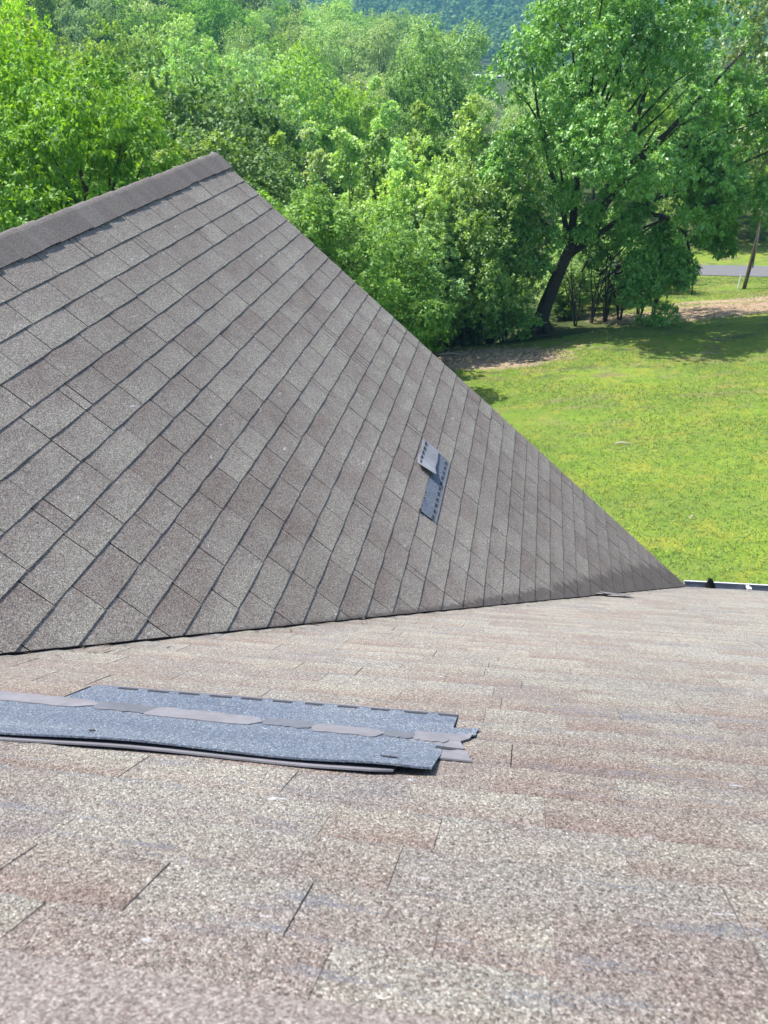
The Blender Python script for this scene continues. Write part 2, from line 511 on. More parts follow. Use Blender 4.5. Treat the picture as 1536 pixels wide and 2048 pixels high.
# near roof courses. butt edge v0 (low side), exposure e. mesh x runs towards -u.
cuts = [5.885]
for e in (0.115, 0.12, 0.115, 0.115): cuts.append(cuts[-1] - e)      # 5.77 5.65 5.535 5.42
cuts += [5.29, 5.135, 5.0, 4.877]
while cuts[-1] > 0.13: cuts.append(round(cuts[-1] - 0.1238, 4))
cuts = [c for c in cuts if c > 0.02] + [-0.015]
cuts = [6.0] + cuts
known = {5.77: [-1.49, -1.345, -1.232, -1.04], 5.65: [-1.846, -1.523, -1.41, -1.04], 5.535: [-1.954, -1.523, -1.373],
         5.42: [-2.085, -1.87, -1.617, -1.434], 5.135: [-2.40, -2.232], 5.0: [-2.50, -2.24, -1.40, -1.20], 4.877: [-2.40, -2.262, -2.06, -1.85, -1.62, -1.35]}
tabs = []
MISS_N = (-2.232, -1.402)
for i in range(len(cuts) - 1):
    hi, lo = cuts[i], cuts[i + 1]
    e = hi - lo
    ks = sorted(known.get(round(lo, 3), []))
    umin = -0.5605 * lo - 0.35
    umax = 3.2
    if ks:
        js = ks[:]
        while js[0] > umin: js.insert(0, js[0] - rnd.choice((0.17, 0.2, 0.235, 0.26)))
        while js[-1] < umax: js.append(js[-1] + rnd.choice((0.17, 0.2, 0.235, 0.26)))
    else:
        js = [umin - rnd.uniform(0, 0.2)]
        while js[-1] < umax: js.append(js[-1] + rnd.choice((0.17, 0.2, 0.235, 0.26, 0.3)))
    for a, b in zip(js[:-1], js[1:]):
        if abs(lo - 5.0) < 1e-3 and a >= -2.25 and b <= -1.39: continue        # the missing tabs
        gap = rnd.choice((0.0004, 0.0006, 0.001, 0.0015))
        w = round(b - a - gap, 4)
        poly = [(0, 0), (w, 0), (w, e + 0.035), (0, e + 0.035)]
        # valley: keep u >= -0.5605 v - 0.05  (runs under the gable shingles)
        # local x = b - u ; u = b - x
        full = len(poly)
        pc = clip(poly, 1.0, -0.5605, (b + 0.5605 * lo + 0.02))
        if len(pc) < 3: continue
        same = len(pc) == 4 and abs(max(p[0] for p in pc) - w) < 1e-6 and abs(min(p[0] for p in pc)) < 1e-6 and all(p in poly for p in pc)
        ar = abs(sum(pc[k][0] * pc[(k + 1) % len(pc)][1] - pc[(k + 1) % len(pc)][0] * pc[k][1] for k in range(len(pc)))) / 2
        if ar < 2e-5: continue
        tabs.append((b, lo, w, e, None if same else poly_ccw(pc), ar / (w * (e + 0.035))))
lay(tabs, main_roof, M_near, MN)

# gable wing courses
vk = [4.456 + 0.1243, 4.456]
while vk[-1] > 0.13: vk.append(round(vk[-1] - 0.1243, 4))
vk.append(-0.02)
vk = [4.72] + vk
knownL = {4.2074: [-3.101, -2.844, -2.575, -2.33], 4.0831: [-3.171, -2.931, -2.878, -2.688, -2.428, -2.204], 3.9588: [-3.62, -3.436, -3.17],
          3.8345: [-3.686, -3.476, -3.413, -3.153], 3.7102: [-3.733, -3.485, -3.288, -3.034], 3.5859: [-3.634, -3.395, -3.215, -3.036],
          2.5915: [-2.26, -1.907, -1.505, -1.183], 2.4672: [-2.1, -1.882, -1.183], 2.2186: [-2.335, -2.058, -1.86, -1.62, -1.358, -1.125],
          2.0943: [-2.062, -1.847, -1.6, -1.344, -1.131, -0.884], 1.7214: [-1.652, -1.402, -1.207, -0.945, -0.701]}
tabs = []
for i in range(len(vk) - 1):
    hi, lo = vk[i], vk[i + 1]
    e = hi - lo
    ks = sorted(next((v for k_, v in knownL.items() if abs(k_ - lo) < 0.004), []))
    umin = -1.0645 * hi - 0.3
    WS = (0.2, 0.225, 0.245, 0.245, 0.27, 0.29)
    js = ks[:] if ks else [-0.02 - rnd.uniform(0.02, 0.2)]
    while js[0] > umin:
        js.insert(0, round(js[0] - (rnd.choice(WS) if rnd.random() > 0.08 else 0.04), 4))
    while js[-1] < -0.24: js.append(round(js[-1] + rnd.choice(WS), 4))
    js = [q for q in js if q < -0.03] + [0.035]
    for a, b in zip(js[:-1], js[1:]):
        if abs(lo - 2.4672) < 0.003 and a > -1.89 and b < -1.18: continue
        w = round(b - a - rnd.choice((0.003, 0.0036, 0.0042)), 4)
        if b == 0.035: w = round(b - a, 4)
        top = e + (0.035 if hi < 4.7 else 0.0)
        poly = [(0, 0), (w, 0), (w, top), (0, top)]
        # valley: keep u >= -1.0645 v + 0.006 ; u = a + x, v = lo + y
        pc = clip(poly, -1.0, -1.0645, a + 1.0645 * lo - 0.012)
        if len(pc) < 3: continue
        same = all(p in poly for p in pc) and len(pc) == 4
        ar = abs(sum(pc[k][0] * pc[(k + 1) % len(pc)][1] - pc[(k + 1) % len(pc)][0] * pc[k][1] for k in range(len(pc)))) / 2
        if ar < 2e-5: continue
        tabs.append((a, lo, w, e, None if same else poly_ccw(pc), ar / (w * (e + 0.035))))
lay(tabs, gable_roof, M_gab, ML)

# dark cut edge of the valley, with shade under the gable shingles painted in
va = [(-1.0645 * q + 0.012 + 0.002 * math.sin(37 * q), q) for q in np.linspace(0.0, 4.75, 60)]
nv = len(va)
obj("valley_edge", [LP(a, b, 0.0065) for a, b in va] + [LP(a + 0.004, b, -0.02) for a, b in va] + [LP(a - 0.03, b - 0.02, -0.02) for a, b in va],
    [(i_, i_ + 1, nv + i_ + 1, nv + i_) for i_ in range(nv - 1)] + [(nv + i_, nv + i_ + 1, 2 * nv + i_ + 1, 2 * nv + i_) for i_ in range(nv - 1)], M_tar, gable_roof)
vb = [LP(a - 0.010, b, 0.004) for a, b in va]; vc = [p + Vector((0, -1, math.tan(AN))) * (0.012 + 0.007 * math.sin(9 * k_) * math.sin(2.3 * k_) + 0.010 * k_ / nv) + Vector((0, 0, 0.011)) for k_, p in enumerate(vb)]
obj("valley_shade_strip", vb + vc, [(i_, i_ + 1, nv + i_ + 1, nv + i_) for i_ in range(nv - 1)], M_tar, gable_roof)  # dark strip painting the shade, and tar, below the gable shingle edge

# ridge caps of the gable wing: bent pieces lapping towards the gable end
def cap_piece(length, lap, side_v, r=0.028, thick=0.005, tilt=0.008, ang=AL):
    """x along ridge 0..length+lap, cross-section in (y,z): over both slopes, origin on ridge apex"""
    prof = []
    c_, s_ = math.cos(ang), math.sin(ang)
    for d in (side_v, side_v * 0.66, side_v * 0.33, r):
        prof.append((d * c_, -d * s_, s_, c_))
    for k in (0.6, 0.2):
        a_ = ang * k; prof.append((r * math.sin(a_) * 0.8, -r * s_ + (math.cos(a_) - c_) * r * 0.8 + 0.002, math.sin(a_), math.cos(a_)))
    prof = prof + [(-y, z, -ny, nz) for y, z, ny, nz in reversed(prof)]
    v = []
    n = len(prof)
    for k, x in enumerate((0.0, length * 0.5, length + lap)):
        h = 0.002 + thick + tilt * (1 - x / (length + lap)) + (0.0015 if k == 1 else 0)
        for y, z, ny, nz in prof: v.append((x, y + ny * h, z + nz * h))
    for k, x in enumerate((0.0, length * 0.5, length + lap)):
        h = 0.002 + tilt * (1 - x / (length + lap))
        for y, z, ny, nz in prof: v.append((x, y + ny * h, z + nz * h))
    f = []
    for k in range(2):
        for i in range(n - 1):
            a = k * n + i
            f.append((a, a + 1, a + n + 1, a + n))
            f.append((a + 3 * n, a + 4 * n, a + 4 * n + 1, a + 3 * n + 1))
        f.append((k * n + 3 * n, k * n, k * n + n, k * n + 4 * n))
        a = k * n + n - 1
        f.append((a, a + 3 * n, a + 4 * n, a + n))
    for i in range(n - 1):
        f.append((i + 1, i, i + 3 * n, i + 1 + 3 * n))
        f.append((2 * n + i, 2 * n + i + 1, 5 * n + i + 1, 5 * n + i))
    return v, f
cap_me = []
for wv_ in (0.1375, 0.139, 0.141, 0.143):
    capv, capf = cap_piece(0.145, 0.035, wv_, tilt=0.008)
    cap_me += [dark_sides(mesh("ridge_cap", capv, capf, M_cap), [len(f_) and all(i_ < 36 for i_ in f_) for f_ in capf])]
y = 0.05
i = 0
while y > yr + 0.2:
    o = link(bpy.data.objects.new("ridge_cap", rnd.choice(cap_me)), gable_roof)
    # mesh x runs towards +R from the butt; butt of each cap looks up the ridge, away from the gable end
    ju = rnd.uniform(-0.004, 0.004)
    o.matrix_local = Matrix.Translation((xr + ju * 0.8, y, zL + rnd.uniform(-0.001, 0.002))) @ Matrix.Rotation(-math.pi / 2, 4, 'Z') @ Matrix.Rotation(rnd.uniform(-0.012, 0.012), 4, 'Z')
    y -= 0.145
    i += 1
# main ridge caps, just below the camera
capv, capf = cap_piece(0.24, 0.05, 0.17, r=0.04, thick=0.0055, tilt=0.004, ang=AN)
mcap = mesh("ridge_cap", capv, capf, M_capn)
x = -3.35
while x < 0.9:
    o = link(bpy.data.objects.new("ridge_cap", mcap), main_roof)
    o.matrix_local = Matrix.Translation((x, yr + 0.0 + rnd.uniform(-0.003, 0.003), zr + 0.004)) @ Matrix.Rotation(rnd.uniform(-0.01, 0.01), 4, 'Z')
    x += 0.24

# rake trim, fascia, gutter, walls
mb = MB()
for h0, h1 in ((-0.15, -0.004),):
    a = [LP(0.034, -0.02, h) for h in (h0, h1)] + [LP(0.05, -0.02, h) for h in (h0, h1)]
    b = [LP(0.034, 4.86, h) for h in (h0, h1)] + [LP(0.05, 4.86, h) for h in (h0, h1)]
    mb.add(a + b, [(0, 1, 5, 4), (2, 6, 7, 3), (1, 3, 7, 5), (0, 4, 6, 2), (0, 2, 3, 1), (4, 5, 7, 6)])
mb.build("rake_board", M_white, house)
mb = MB(); mb.box((0.06, -0.035, -0.2), (5.5, -0.012, -0.02)); mb.build("fascia", M_white, house)
# K-style gutter: open trough along the near eave
prof = [(-0.01, -0.02), (-0.01, -0.12), (0.055, -0.125), (0.085, -0.085), (0.105, -0.04), (0.105, -0.012), (0.118, -0.012), (0.118, -0.022)]
mb = MB()
n = len(prof); X0, X1 = 0.01, 5.5
inner = [(a + (0.0025 if i_ < 2 else (-0.0025 if i_ > 2 else 0)), b + (0.003 if 0 < i_ < 6 else 0.002)) for i_, (a, b) in enumerate(prof)]
mb.v = [(X0, a, b) for a, b in prof] + [(X1, a, b) for a, b in prof]
mb.f = [(i_, i_ + 1, n + i_ + 1, n + i_) for i_ in range(n - 1)]
gutter = mb.build("gutter", M_white, house)
mb = MB(); mb.v = [(X0, -0.004, -0.098), (X1, -0.004, -0.098), (X1, 0.066, -0.1), (X0, 0.066, -0.1)]; mb.f = [(0, 1, 2, 3)]
mb.build("gutter_dirt", M_gut, gutter)
mb = MB(); inn = inner[:6]; ni_ = len(inn)
mb.v = [(X0, a, b) for a, b in inn] + [(X1, a, b) for a, b in inn]; mb.f = [(i_ + 1, i_, ni_ + i_, ni_ + i_ + 1) for i_ in range(ni_ - 1)]
mb.build("gutter_lining", M_lin, gutter)
mb = MB(); mb.v = [(X0, a, b) for a, b in prof[:7]]; mb.f = [tuple(range(7))]; mb.build("end_cap", M_white, gutter)
hang = MB(); hang.box((-0.012, -0.005, -0.03), (0.012, 0.106, -0.016)); hang.box((-0.014, 0.02, -0.018), (0.014, 0.05, 0.006))
hm = mesh("gutter_hanger", hang.v, hang.f, M_white)
for ux in (0.50, 1.1, 1.7, 2.3, 2.9):
    o = link(bpy.data.objects.new("gutter_hanger", hm), gutter); o.location = (ux, 0, 0)
# walls and gable end
wl = MB()
wl.box((-6.3, -0.45, -6.5), (5.3, -0.30, -0.1)); wl.box((-6.5, -9.9, -6.5), (-6.35, -0.3, -0.1)); wl.box((5.15, -9.9, -6.5), (5.3, -0.46, -0.1)); wl.box((-6.34, -9.9, -6.5), (5.14, -9.75, -0.1))
wl.build("wall", M_siding, house)
gw = [(2 * xr + 0.3, -0.29, -0.1), (-0.3, -0.29, -0.1), (xr, -0.29, zL - 0.45)]
mb = MB(); mb.v = gw + [(a, -0.4, c_) for a, b, c_ in gw]; mb.f = [(0, 1, 2), (5, 4, 3), (0, 3, 4, 1), (1, 4, 5, 2), (2, 5, 3, 0)]
mb.build("gable_wall", M_siding, house)

# ------------------------------------------------------------------ bared strips and torn pieces
def sheet(name, grid, thick, mat, parent, PF, back=None):
    """grid[j][i] = (u,v,h) top points; gives thickness down along the roof normal"""
    nj, ni = len(grid), len(grid[0])
    v = [PF(*p) for row in grid for p in row] + [PF(p[0], p[1], p[2] - thick) for row in grid for p in row]
    K = nj * ni
    flip = PF is NP
    f = []
    for j in range(nj - 1):
        for i_ in range(ni - 1):
            a = j * ni + i_
            q = (a, a + 1, a + ni + 1, a + ni)
            f.append(q if not flip else q[::-1]); q2 = tuple(x_ + K for x_ in q)
            f.append(q2[::-1] if not flip else q2)
    ring = [i_ for i_ in range(ni)] + [j * ni + ni - 1 for j in range(1, nj)] + [(nj - 1) * ni + i_ for i_ in range(ni - 2, -1, -1)] + [j * ni for j in range(nj - 2, 0, -1)]
    for a, b in zip(ring, ring[1:] + ring[:1]): f.append((a, a + K, b + K, b) if not flip else (a, b, b + K, a + K))
    return obj(name, v, f, mat, parent)

def jit(s): return rnd.uniform(-s, s)
# bared headlap on the near slope
us = np.linspace(-2.230, -1.404, 20)
bare = sheet("bare_headlap_strip", [[(u, 4.995 - 0.028 * (u + 2.232) / 0.83, 0.0085) for u in us], [(u + (0.0 if u < -1.42 else 0.0), 5.15, 0.0066) for u in us]], 0.003, M_blue, main_roof, NP)
# dashes of sealant along its low edge, pale release line beyond them
for k in range(11):
    a = -2.17 + k * 0.0725
    L = rnd.uniform(0.04, 0.052)
    vv = 4.998 - 0.028 * (a + 2.232) / 0.83
    sheet("sealant_dash", [[(a + L * q, vv + 0.003 + jit(.001), 0.0096) for q in (0, .33, .66, 1)], [(a + L * q, vv + 0.014 + jit(.0015), 0.0095) for q in (0.03, .33, .66, .97)]], 0.0012, M_tar, bare, NP)
sheet("release_tape", [[(u, 4.987 - 0.028 * (u + 2.232) / 0.83 + jit(.0012), 0.0093) for u in us], [(u, 4.9945 - 0.028 * (u + 2.232) / 0.83 + jit(.0012), 0.0094) for u in us]], 0.001, M_lilac, bare, NP)

# the long loose shingle lying over the course, upper layer slate blue, lower layer showing as a pale lip
torn = empty("torn_shingle", HM @ NP(-1.9, 5.28, 0.01), HROT)
tag(torn, "long torn blue-grey shingle strip lying loose and buckled across the near roof", "torn shingle")
TI = (HM.inverted() @ Matrix.Translation(HM @ NP(-1.9, 5.28, 0.01)) @ Matrix.Rotation(HROT, 4, 'Z')).inverted()
def NPt(u, v, h=0.0): return TI @ NP(u, v, h)
def sheet_t(name, grid, thick, mat, parent, back=None):
    nj, ni = len(grid), len(grid[0])
    v = [NPt(*p) for row in grid for p in row] + [NPt(p[0], p[1], p[2] - thick) for row in grid for p in row]
    K = nj * ni; f = []
    for j in range(nj - 1):
        for i_ in range(ni - 1):
            a = j * ni + i_; q = (a, a + ni, a + ni + 1, a + 1)
            f.append(q[::-1] if False else (a, a + ni, a + ni + 1, a + 1)); f.append((a + K, a + K + 1, a + K + ni + 1, a + K + ni))
    ring = [i_ for i_ in range(ni)] + [j * ni + ni - 1 for j in range(1, nj)] + [(nj - 1) * ni + i_ for i_ in range(ni - 2, -1, -1)] + [j * ni for j in range(nj - 2, 0, -1)]
    for a, b in zip(ring, ring[1:] + ring[:1]): f.append((a, b, b + K, a + K))
    return obj(name, v, f, mat, parent)
def edge_near(u):      # near (up-slope) edge of the loose strip
    t = (u + 2.35) / 0.95
    return 5.425 - 0.052 * t + 0.006 * math.sin(9 * t) - (0.0 if u < -1.42 else 0.004)
def lift(u):           # buckle of the near edge
    t = (u + 2.35) / 0.95
    return 0.008 + 0.005 * math.exp(-((t - 0.42) / 0.16) ** 2) + 0.006 * math.exp(-((t - 0.9) / 0.1) ** 2)
us = np.linspace(-2.62, -1.40, 36)
def far_edge(u): return 5.135 + 0.018 * max(0, (u + 2.1) / 0.7)
g = []
for q in np.linspace(0, 1, 8):
    row = []
    for u in us:
        v0, v1 = far_edge(u) + 0.002 * math.sin(40 * u), edge_near(u)
        h = 0.0115 + (lift(u) - 0.002) * q ** 2.2
        uu = u + (-0.004 - 0.018 * q * 0.3 if u > -1.41 else 0) + (jit(0.0015) if u > -1.41 else 0)
        row.append((uu, v0 + (v1 - v0) * q, h))
    g.append(row)
sheet_t("upper_layer", g, 0.0035, M_blue2, torn)
g = []
for q in np.linspace(0.35, 1, 4):
    g.append([(u, far_edge(u) + (edge_near(u) + (0.009 if u < -1.5 else 0.009 - 0.25 * (u + 1.5)) - far_edge(u)) * q, 0.0045 + (lift(u) * 0.62) * q ** 2.2) for u in us if u < -1.44])
sheet_t("lower_layer", g, 0.003, M_lilac, torn)
# pale tongues of old adhesive left on the strip
def tongue(u0, u1, v0, v1, mat=M_lilac, nm="adhesive_smear"):
    n_ = 14
    a, b = [], []
    for i_ in range(n_ + 1):
        t = i_ / n_; u = u0 + (u1 - u0) * t
        rr_ = min(1.0, math.sqrt(max(0.0, 1 - (2 * t - 1) ** 6)) + 0.12)
        mid = (v0 + v1) / 2 + 0.017 * max(0, (u + 2.1) / 0.7)
        hw = (v1 - v0) / 2 * rr_
        hh = lambda vv: 0.0135 + (lift(u) - 0.002) * (max(0, min(1, (vv - far_edge(u)) / (edge_near(u) - far_edge(u))))) ** 2.2
        va, vb = max(mid - hw + jit(.003), far_edge(u) + 0.003), mid + hw + jit(.004)
        a.append((u, va, hh(va))); b.append((u, vb, hh(vb)))
    sheet_t(nm, [a, b], 0.0018, mat, torn)
tongue(-2.62, -2.115, 5.137, 5.205)
tongue(-2.125, -1.985, 5.142, 5.2, M_smear)
tongue(-2.015, -1.765, 5.14, 5.205)
tongue(-1.765, -1.66, 5.138, 5.186, M_smear, "sealant_smear")
tongue(-1.665, -1.525, 5.142, 5.195)
tongue(-1.525, -1.465, 5.14, 5.18, M_smear, "sealant_smear")
tongue(-1.468, -1.402, 5.145, 5.185)
for (a, b, c_, w_) in ((-1.50, 5.34, 0.03, 0.005), (-2.02, 5.36, 0.012, 0.008)):
    q = (b - far_edge(a)) / (edge_near(a) - far_edge(a)); hh = 0.0135 + (lift(a) - 0.002) * q ** 2.2
    sheet_t("tear", [[(a, b, hh), (a + c_ * .4, b - w_ * .6, hh), (a + c_, b - w_ * .1, hh)], [(a, b + w_ * .3, hh), (a + c_ * .5, b + w_ * .8, hh), (a + c_, b + w_ * .4, hh)]], 0.001, M_tar, torn)

# ragged grey offcut poking out at the right end of the loose strip
off = empty("shingle_offcut", HM @ NP(-1.38, 5.18, 0.008), HROT)
tag(off, "ragged pale grey shingle piece poking out from under the right end of the torn strip", "torn shingle")
TI = (HM.inverted() @ Matrix.Translation(HM @ NP(-1.38, 5.18, 0.008)) @ Matrix.Rotation(HROT, 4, 'Z')).inverted()
vs = np.linspace(5.075, 5.29, 12)
endu = [-1.352, -1.357, -1.356, -1.361, -1.366, -1.378, -1.38, -1.372, -1.37, -1.362, -1.357, -1.35]
g = [[(-1.47 + (eu + 1.47) * q, v, 0.009 + 0.004 * (q > 0.99) * (k % 3 == 0)) for q in (0, .25, .5, .75, 1)] for k, (v, eu) in enumerate(zip(vs, endu))]
g1 = [r_ for r_ in g[:4]]
sheet_t("granule_side", g1, 0.003, M_blue2, off)
g2 = [[(p[0], p[1], p[2] + 0.003) for p in r_] for r_ in g[3:]]
sheet_t("felt_side", g2, 0.003, M_lilac, off)
sheet_t("sealant_smear", [[(-1.42 + 0.05 * q, 5.226 + 0.004 * q, 0.0135) for q in (0, .5, 1)], [(-1.42 + 0.05 * q, 5.242 - 0.006 * abs(q - .4), 0.0135) for q in (0, .5, 1)]], 0.001, M_tar, off)

# bared patch and folded tab on the gable wing
us = np.linspace(-1.876, -1.187, 16)
bareg = sheet("bare_headlap_strip", [[(u + 0.012 * (u < -1.85), 2.482, 0.0075) for u in us], [(u, 2.6, 0.0052) for u in us]], 0.003, M_blue, gable_roof, LP)
for k in range(11):
    a = -1.862 + k * 0.0615
    L = rnd.uniform(0.034, 0.042)
    sheet("sealant_dash", [[(a + L * q, 2.495 + jit(.0012), 0.0088) for q in (0, .33, .66, 1)], [(a + L * q, 2.511 + jit(.0015), 0.0086) for q in (0.04, .33, .66, .96)]], 0.0012, M_tar, bareg, LP)
sheet("release_tape", [[(u, 2.474, 0.0082) for u in us], [(u, 2.482, 0.0083) for u in us]], 0.001, M_lilac, bareg, LP)
flap = empty("folded_shingle_tab", HM @ LP(-1.34, 2.63, 0.012), HROT)
tag(flap, "small grey shingle tab folded back above the bare blue patch on the gable roof", "torn shingle")
TI = (HM.inverted() @ Matrix.Translation(HM @ LP(-1.34, 2.63, 0.012)) @ Matrix.Rotation(HROT, 4, 'Z')).inverted()
def LPt(u, v, h=0.0): return TI @ LP(u, v, h)
def sheet_l(name, grid, thick, mat, parent): return sheet(name, grid, thick, mat, parent, LPt)
g = []
for q in np.linspace(0, 1, 6):           # q: 0 at the fold (low v), 1 at the top edge
    g.append([(u_ + 0.010 * (1 - q), 2.572 + 0.126 * q + 0.004 * math.sin(30 * u_), 0.014 + 0.016 * (1 - q) * math.exp(-((u_ + 1.50) / 0.11) ** 2) + 0.010 * math.exp(-((u_ + 1.5) / 0.05) ** 2)) for u_ in np.linspace(-1.502, -1.186, 10)])
fl = sheet_l("felt_back", g, 0.003, M_back, flap)
for k in range(5):
    a = -1.475 + k * 0.058
    sheet_l("sealant_dash", [[(a + 0.037 * q, 2.672 + jit(.0015), 0.0185 + 0.010 * math.exp(-((a + .037 * q + 1.5) / .05) ** 2)) for q in (0, .5, 1)], [(a + 0.037 * q, 2.684 + jit(.0015), 0.0185 + 0.010 * math.exp(-((a + .037 * q + 1.5) / .05) ** 2)) for q in (0, .5, 1)]], 0.002, M_tar, flap)

mb = MB()
for k in range(13):
    u_, v_, r_ = -1.885 + jit(.02) + (0.25 * rnd.random() if k > 7 else 0), 2.592 + jit(.006), rnd.uniform(0.002, 0.006)
    q = [LP(u_ + r_ * rnd.uniform(.6, 1.6) * math.cos(t_), v_ + r_ * math.sin(t_), 0.010) for t_ in (0, 1.2, 2.4, 3.7, 5.0)]
    q2 = [p + Vector((sL, 0, cL)) * rnd.uniform(0.001, 0.005) for p in q]
    mb.add(q + q2, [(5, 6, 7, 8, 9)] + [(i_, (i_ + 1) % 5, (i_ + 1) % 5 + 5, i_ + 5) for i_ in range(5)])
mb.build("tar_crumbs", M_tar, gable_roof)

# leaf bits and straw caught along the valley
mb = MB()
M_litter = plain("dry_leaf_litter", (0.13, 0.10, 0.07), 0.9, 0.1, 0, 0.5, 30)
for k in range(150):
    v_ = rnd.uniform(0.2, 4.9); off_ = abs(rnd.gauss(0.0, 0.07)) + 0.02
    c0 = NP(-0.5605 * v_ + off_, v_, 0.0095)
    a_ = rnd.uniform(0, 6.28); L_ = rnd.uniform(0.006, 0.035) if k % 3 else rnd.uniform(0.02, 0.05); w_ = rnd.uniform(0.0006, 0.0016) if k % 2 else rnd.uniform(0.002, 0.004)
    du, dv = Vector((1, 0, 0)), Vector((0, -cN, sN))
    A = (du * math.cos(a_) + dv * math.sin(a_)) * L_ * .5; B = (dv * math.cos(a_) - du * math.sin(a_)) * w_
    up_ = Vector((0, sN, cN)) * rnd.uniform(0.0, 0.006)
    mb.add([HM @ (c0 - A - B), HM @ (c0 + A - B + up_), HM @ (c0 + A + B + up_), HM @ (c0 - A + B)], [(0, 1, 2, 3)])
tag(mb.build("leaf_litter", M_litter), "dry straw and leaf bits caught along the roof valley", kind="stuff")

# loose scrap on the near roof below the valley
sc_ = empty("shingle_scrap", HM @ NP(-0.72, 1.5, 0.01), HROT)
tag(sc_, "small flat grey shingle scrap lying beside the lower end of the valley", "shingle scrap")
TI = (HM.inverted() @ Matrix.Translation(HM @ NP(-0.72, 1.5, 0.01)) @ Matrix.Rotation(HROT, 4, 'Z')).inverted()
g = [[(-0.80 + 0.17 * q + 0.03 * r_, 1.40 + 0.14 * r_, 0.03 - 0.012 * q + 0.004 * math.sin(5 * q) * r_) for q in (0, .25, .5, .75, 1)] for r_ in (0, .5, 1)]
sheet_t("felt_side", g, 0.004, M_lilac, sc_)
g = [[(-0.845 + 0.09 * q, 1.38 + 0.10 * r_, 0.022) for q in (0, .5, 1)] for r_ in (0, 1)]
sheet_t("granule_side", g, 0.004, M_near, sc_)

# dark debris clump standing in the gutter
c_ = empty("debris_clump", HM @ Vector((0.20, 0.03, -0.09)), HROT)
tag(c_, "black wedge-shaped clump of debris standing up in the white gutter", "gutter debris")
mb = MB()
ring = []
for j, (hh, w0, w1, dd) in enumerate(((0.0, -0.05, 0.055, 0.04), (0.06, -0.046, 0.047, 0.036), (0.11, -0.036, 0.034, 0.03), (0.15, -0.028, 0.016, 0.02), (0.17, -0.022, 0.002, 0.012))):
    for k in range(8):
        t = 2 * math.pi * k / 8
        mb.v.append(((w0 + w1) / 2 + (w1 - w0) / 2 * math.cos(t) + jit(.004), dd * math.sin(t) + jit(.003), hh + jit(.004)))
for j in range(4):
    for k in range(8): mb.f.append((j * 8 + k, j * 8 + (k + 1) % 8, j * 8 + 8 + (k + 1) % 8, j * 8 + 8 + k))
mb.f.append(tuple(32 + k for k in range(8)))
body = mb.build("clump_body", M_black, c_)
mb = MB()
for k in range(26):
    a = rnd.uniform(-0.04, 0.035); z0 = 0.15 - 1.8 * abs(a + 0.012) if abs(a + .012) > .02 else 0.155
    mb.tube([(a, jit(.02), z0 - 0.02), (a + jit(.012), jit(.03), z0 + rnd.uniform(0.01, 0.035))], [0.0016, 0.0008], 3)
mb.build("bristles", M_black, c_)

# a few dry twigs and specks on the near shingles
M_twig = plain("dry_twig", (0.07, 0.05, 0.04), 0.9)
def twig(u, v, L, a, r, lab):
    t0 = empty("twig", HM @ NP(u, v, 0.014), HROT + 0)
    tag(t0, lab, "twig")
    TI_ = (HM.inverted() @ Matrix.Translation(HM @ NP(u, v, 0.014)) @ Matrix.Rotation(HROT, 4, 'Z')).inverted()
    mb = MB()
    mb.tube([TI_ @ NP(u + L * (q - .5) * math.cos(a), v + L * (q - .5) * math.sin(a), -0.0055) for q in np.linspace(0, 1, 6)], [r * .8, r, r, r * .9, r * .8, r * .5], 5)
    mb.build("stem", M_twig, t0)
twig(-1.597, 5.875, 0.032, 1.5, 0.0017, "short dark twig stuck in a joint near the bottom edge of the roof")

# ------------------------------------------------------------------ ground
def smooth(t): t = np.clip(t, 0, 1); return t * t * (3 - 2 * t)
def ground(x, y):
    x = np.asarray(x, float); y = np.asarray(y, float)
    z = 0.7 - 0.15 * np.minimum(y, 50)
    az = np.degrees(np.arctan2(x, np.maximum(y, 1e-3))); d = np.hypot(x, y)
    k = smooth((y + 5) / 20)
    z = z - 4.0 * smooth((y - 29) / 13) * smooth((9 - x) / 5)
    z = z - 5.0 * smooth((y - 60) / 90) * smooth((x - 2) / 20)
    h = 1.15 * np.clip(9 - az, 0, 30)
    z = z + h * smooth((d - 60) / 130) * 0.95 * k
    z = z + 2 * smooth((d - 200) / 150) * k
    z = z + 130 * smooth((d - 430) / 700) * k
    z = z + 0.05 * np.sin(x * 0.9 + 1.3 * np.sin(y * 0.37)) * smooth((y - 6) / 6) * smooth((44 - y) / 8)
    z = np.where(y < -20, 0.7 - 0.15 * -20, z) if False else z
    return np.where(y < -30, 0.7 + 4.5, np.where(y < 0, 0.7 - 0.15 * np.maximum(y, -30), z))
def gz(x, y): return float(ground(x, y))

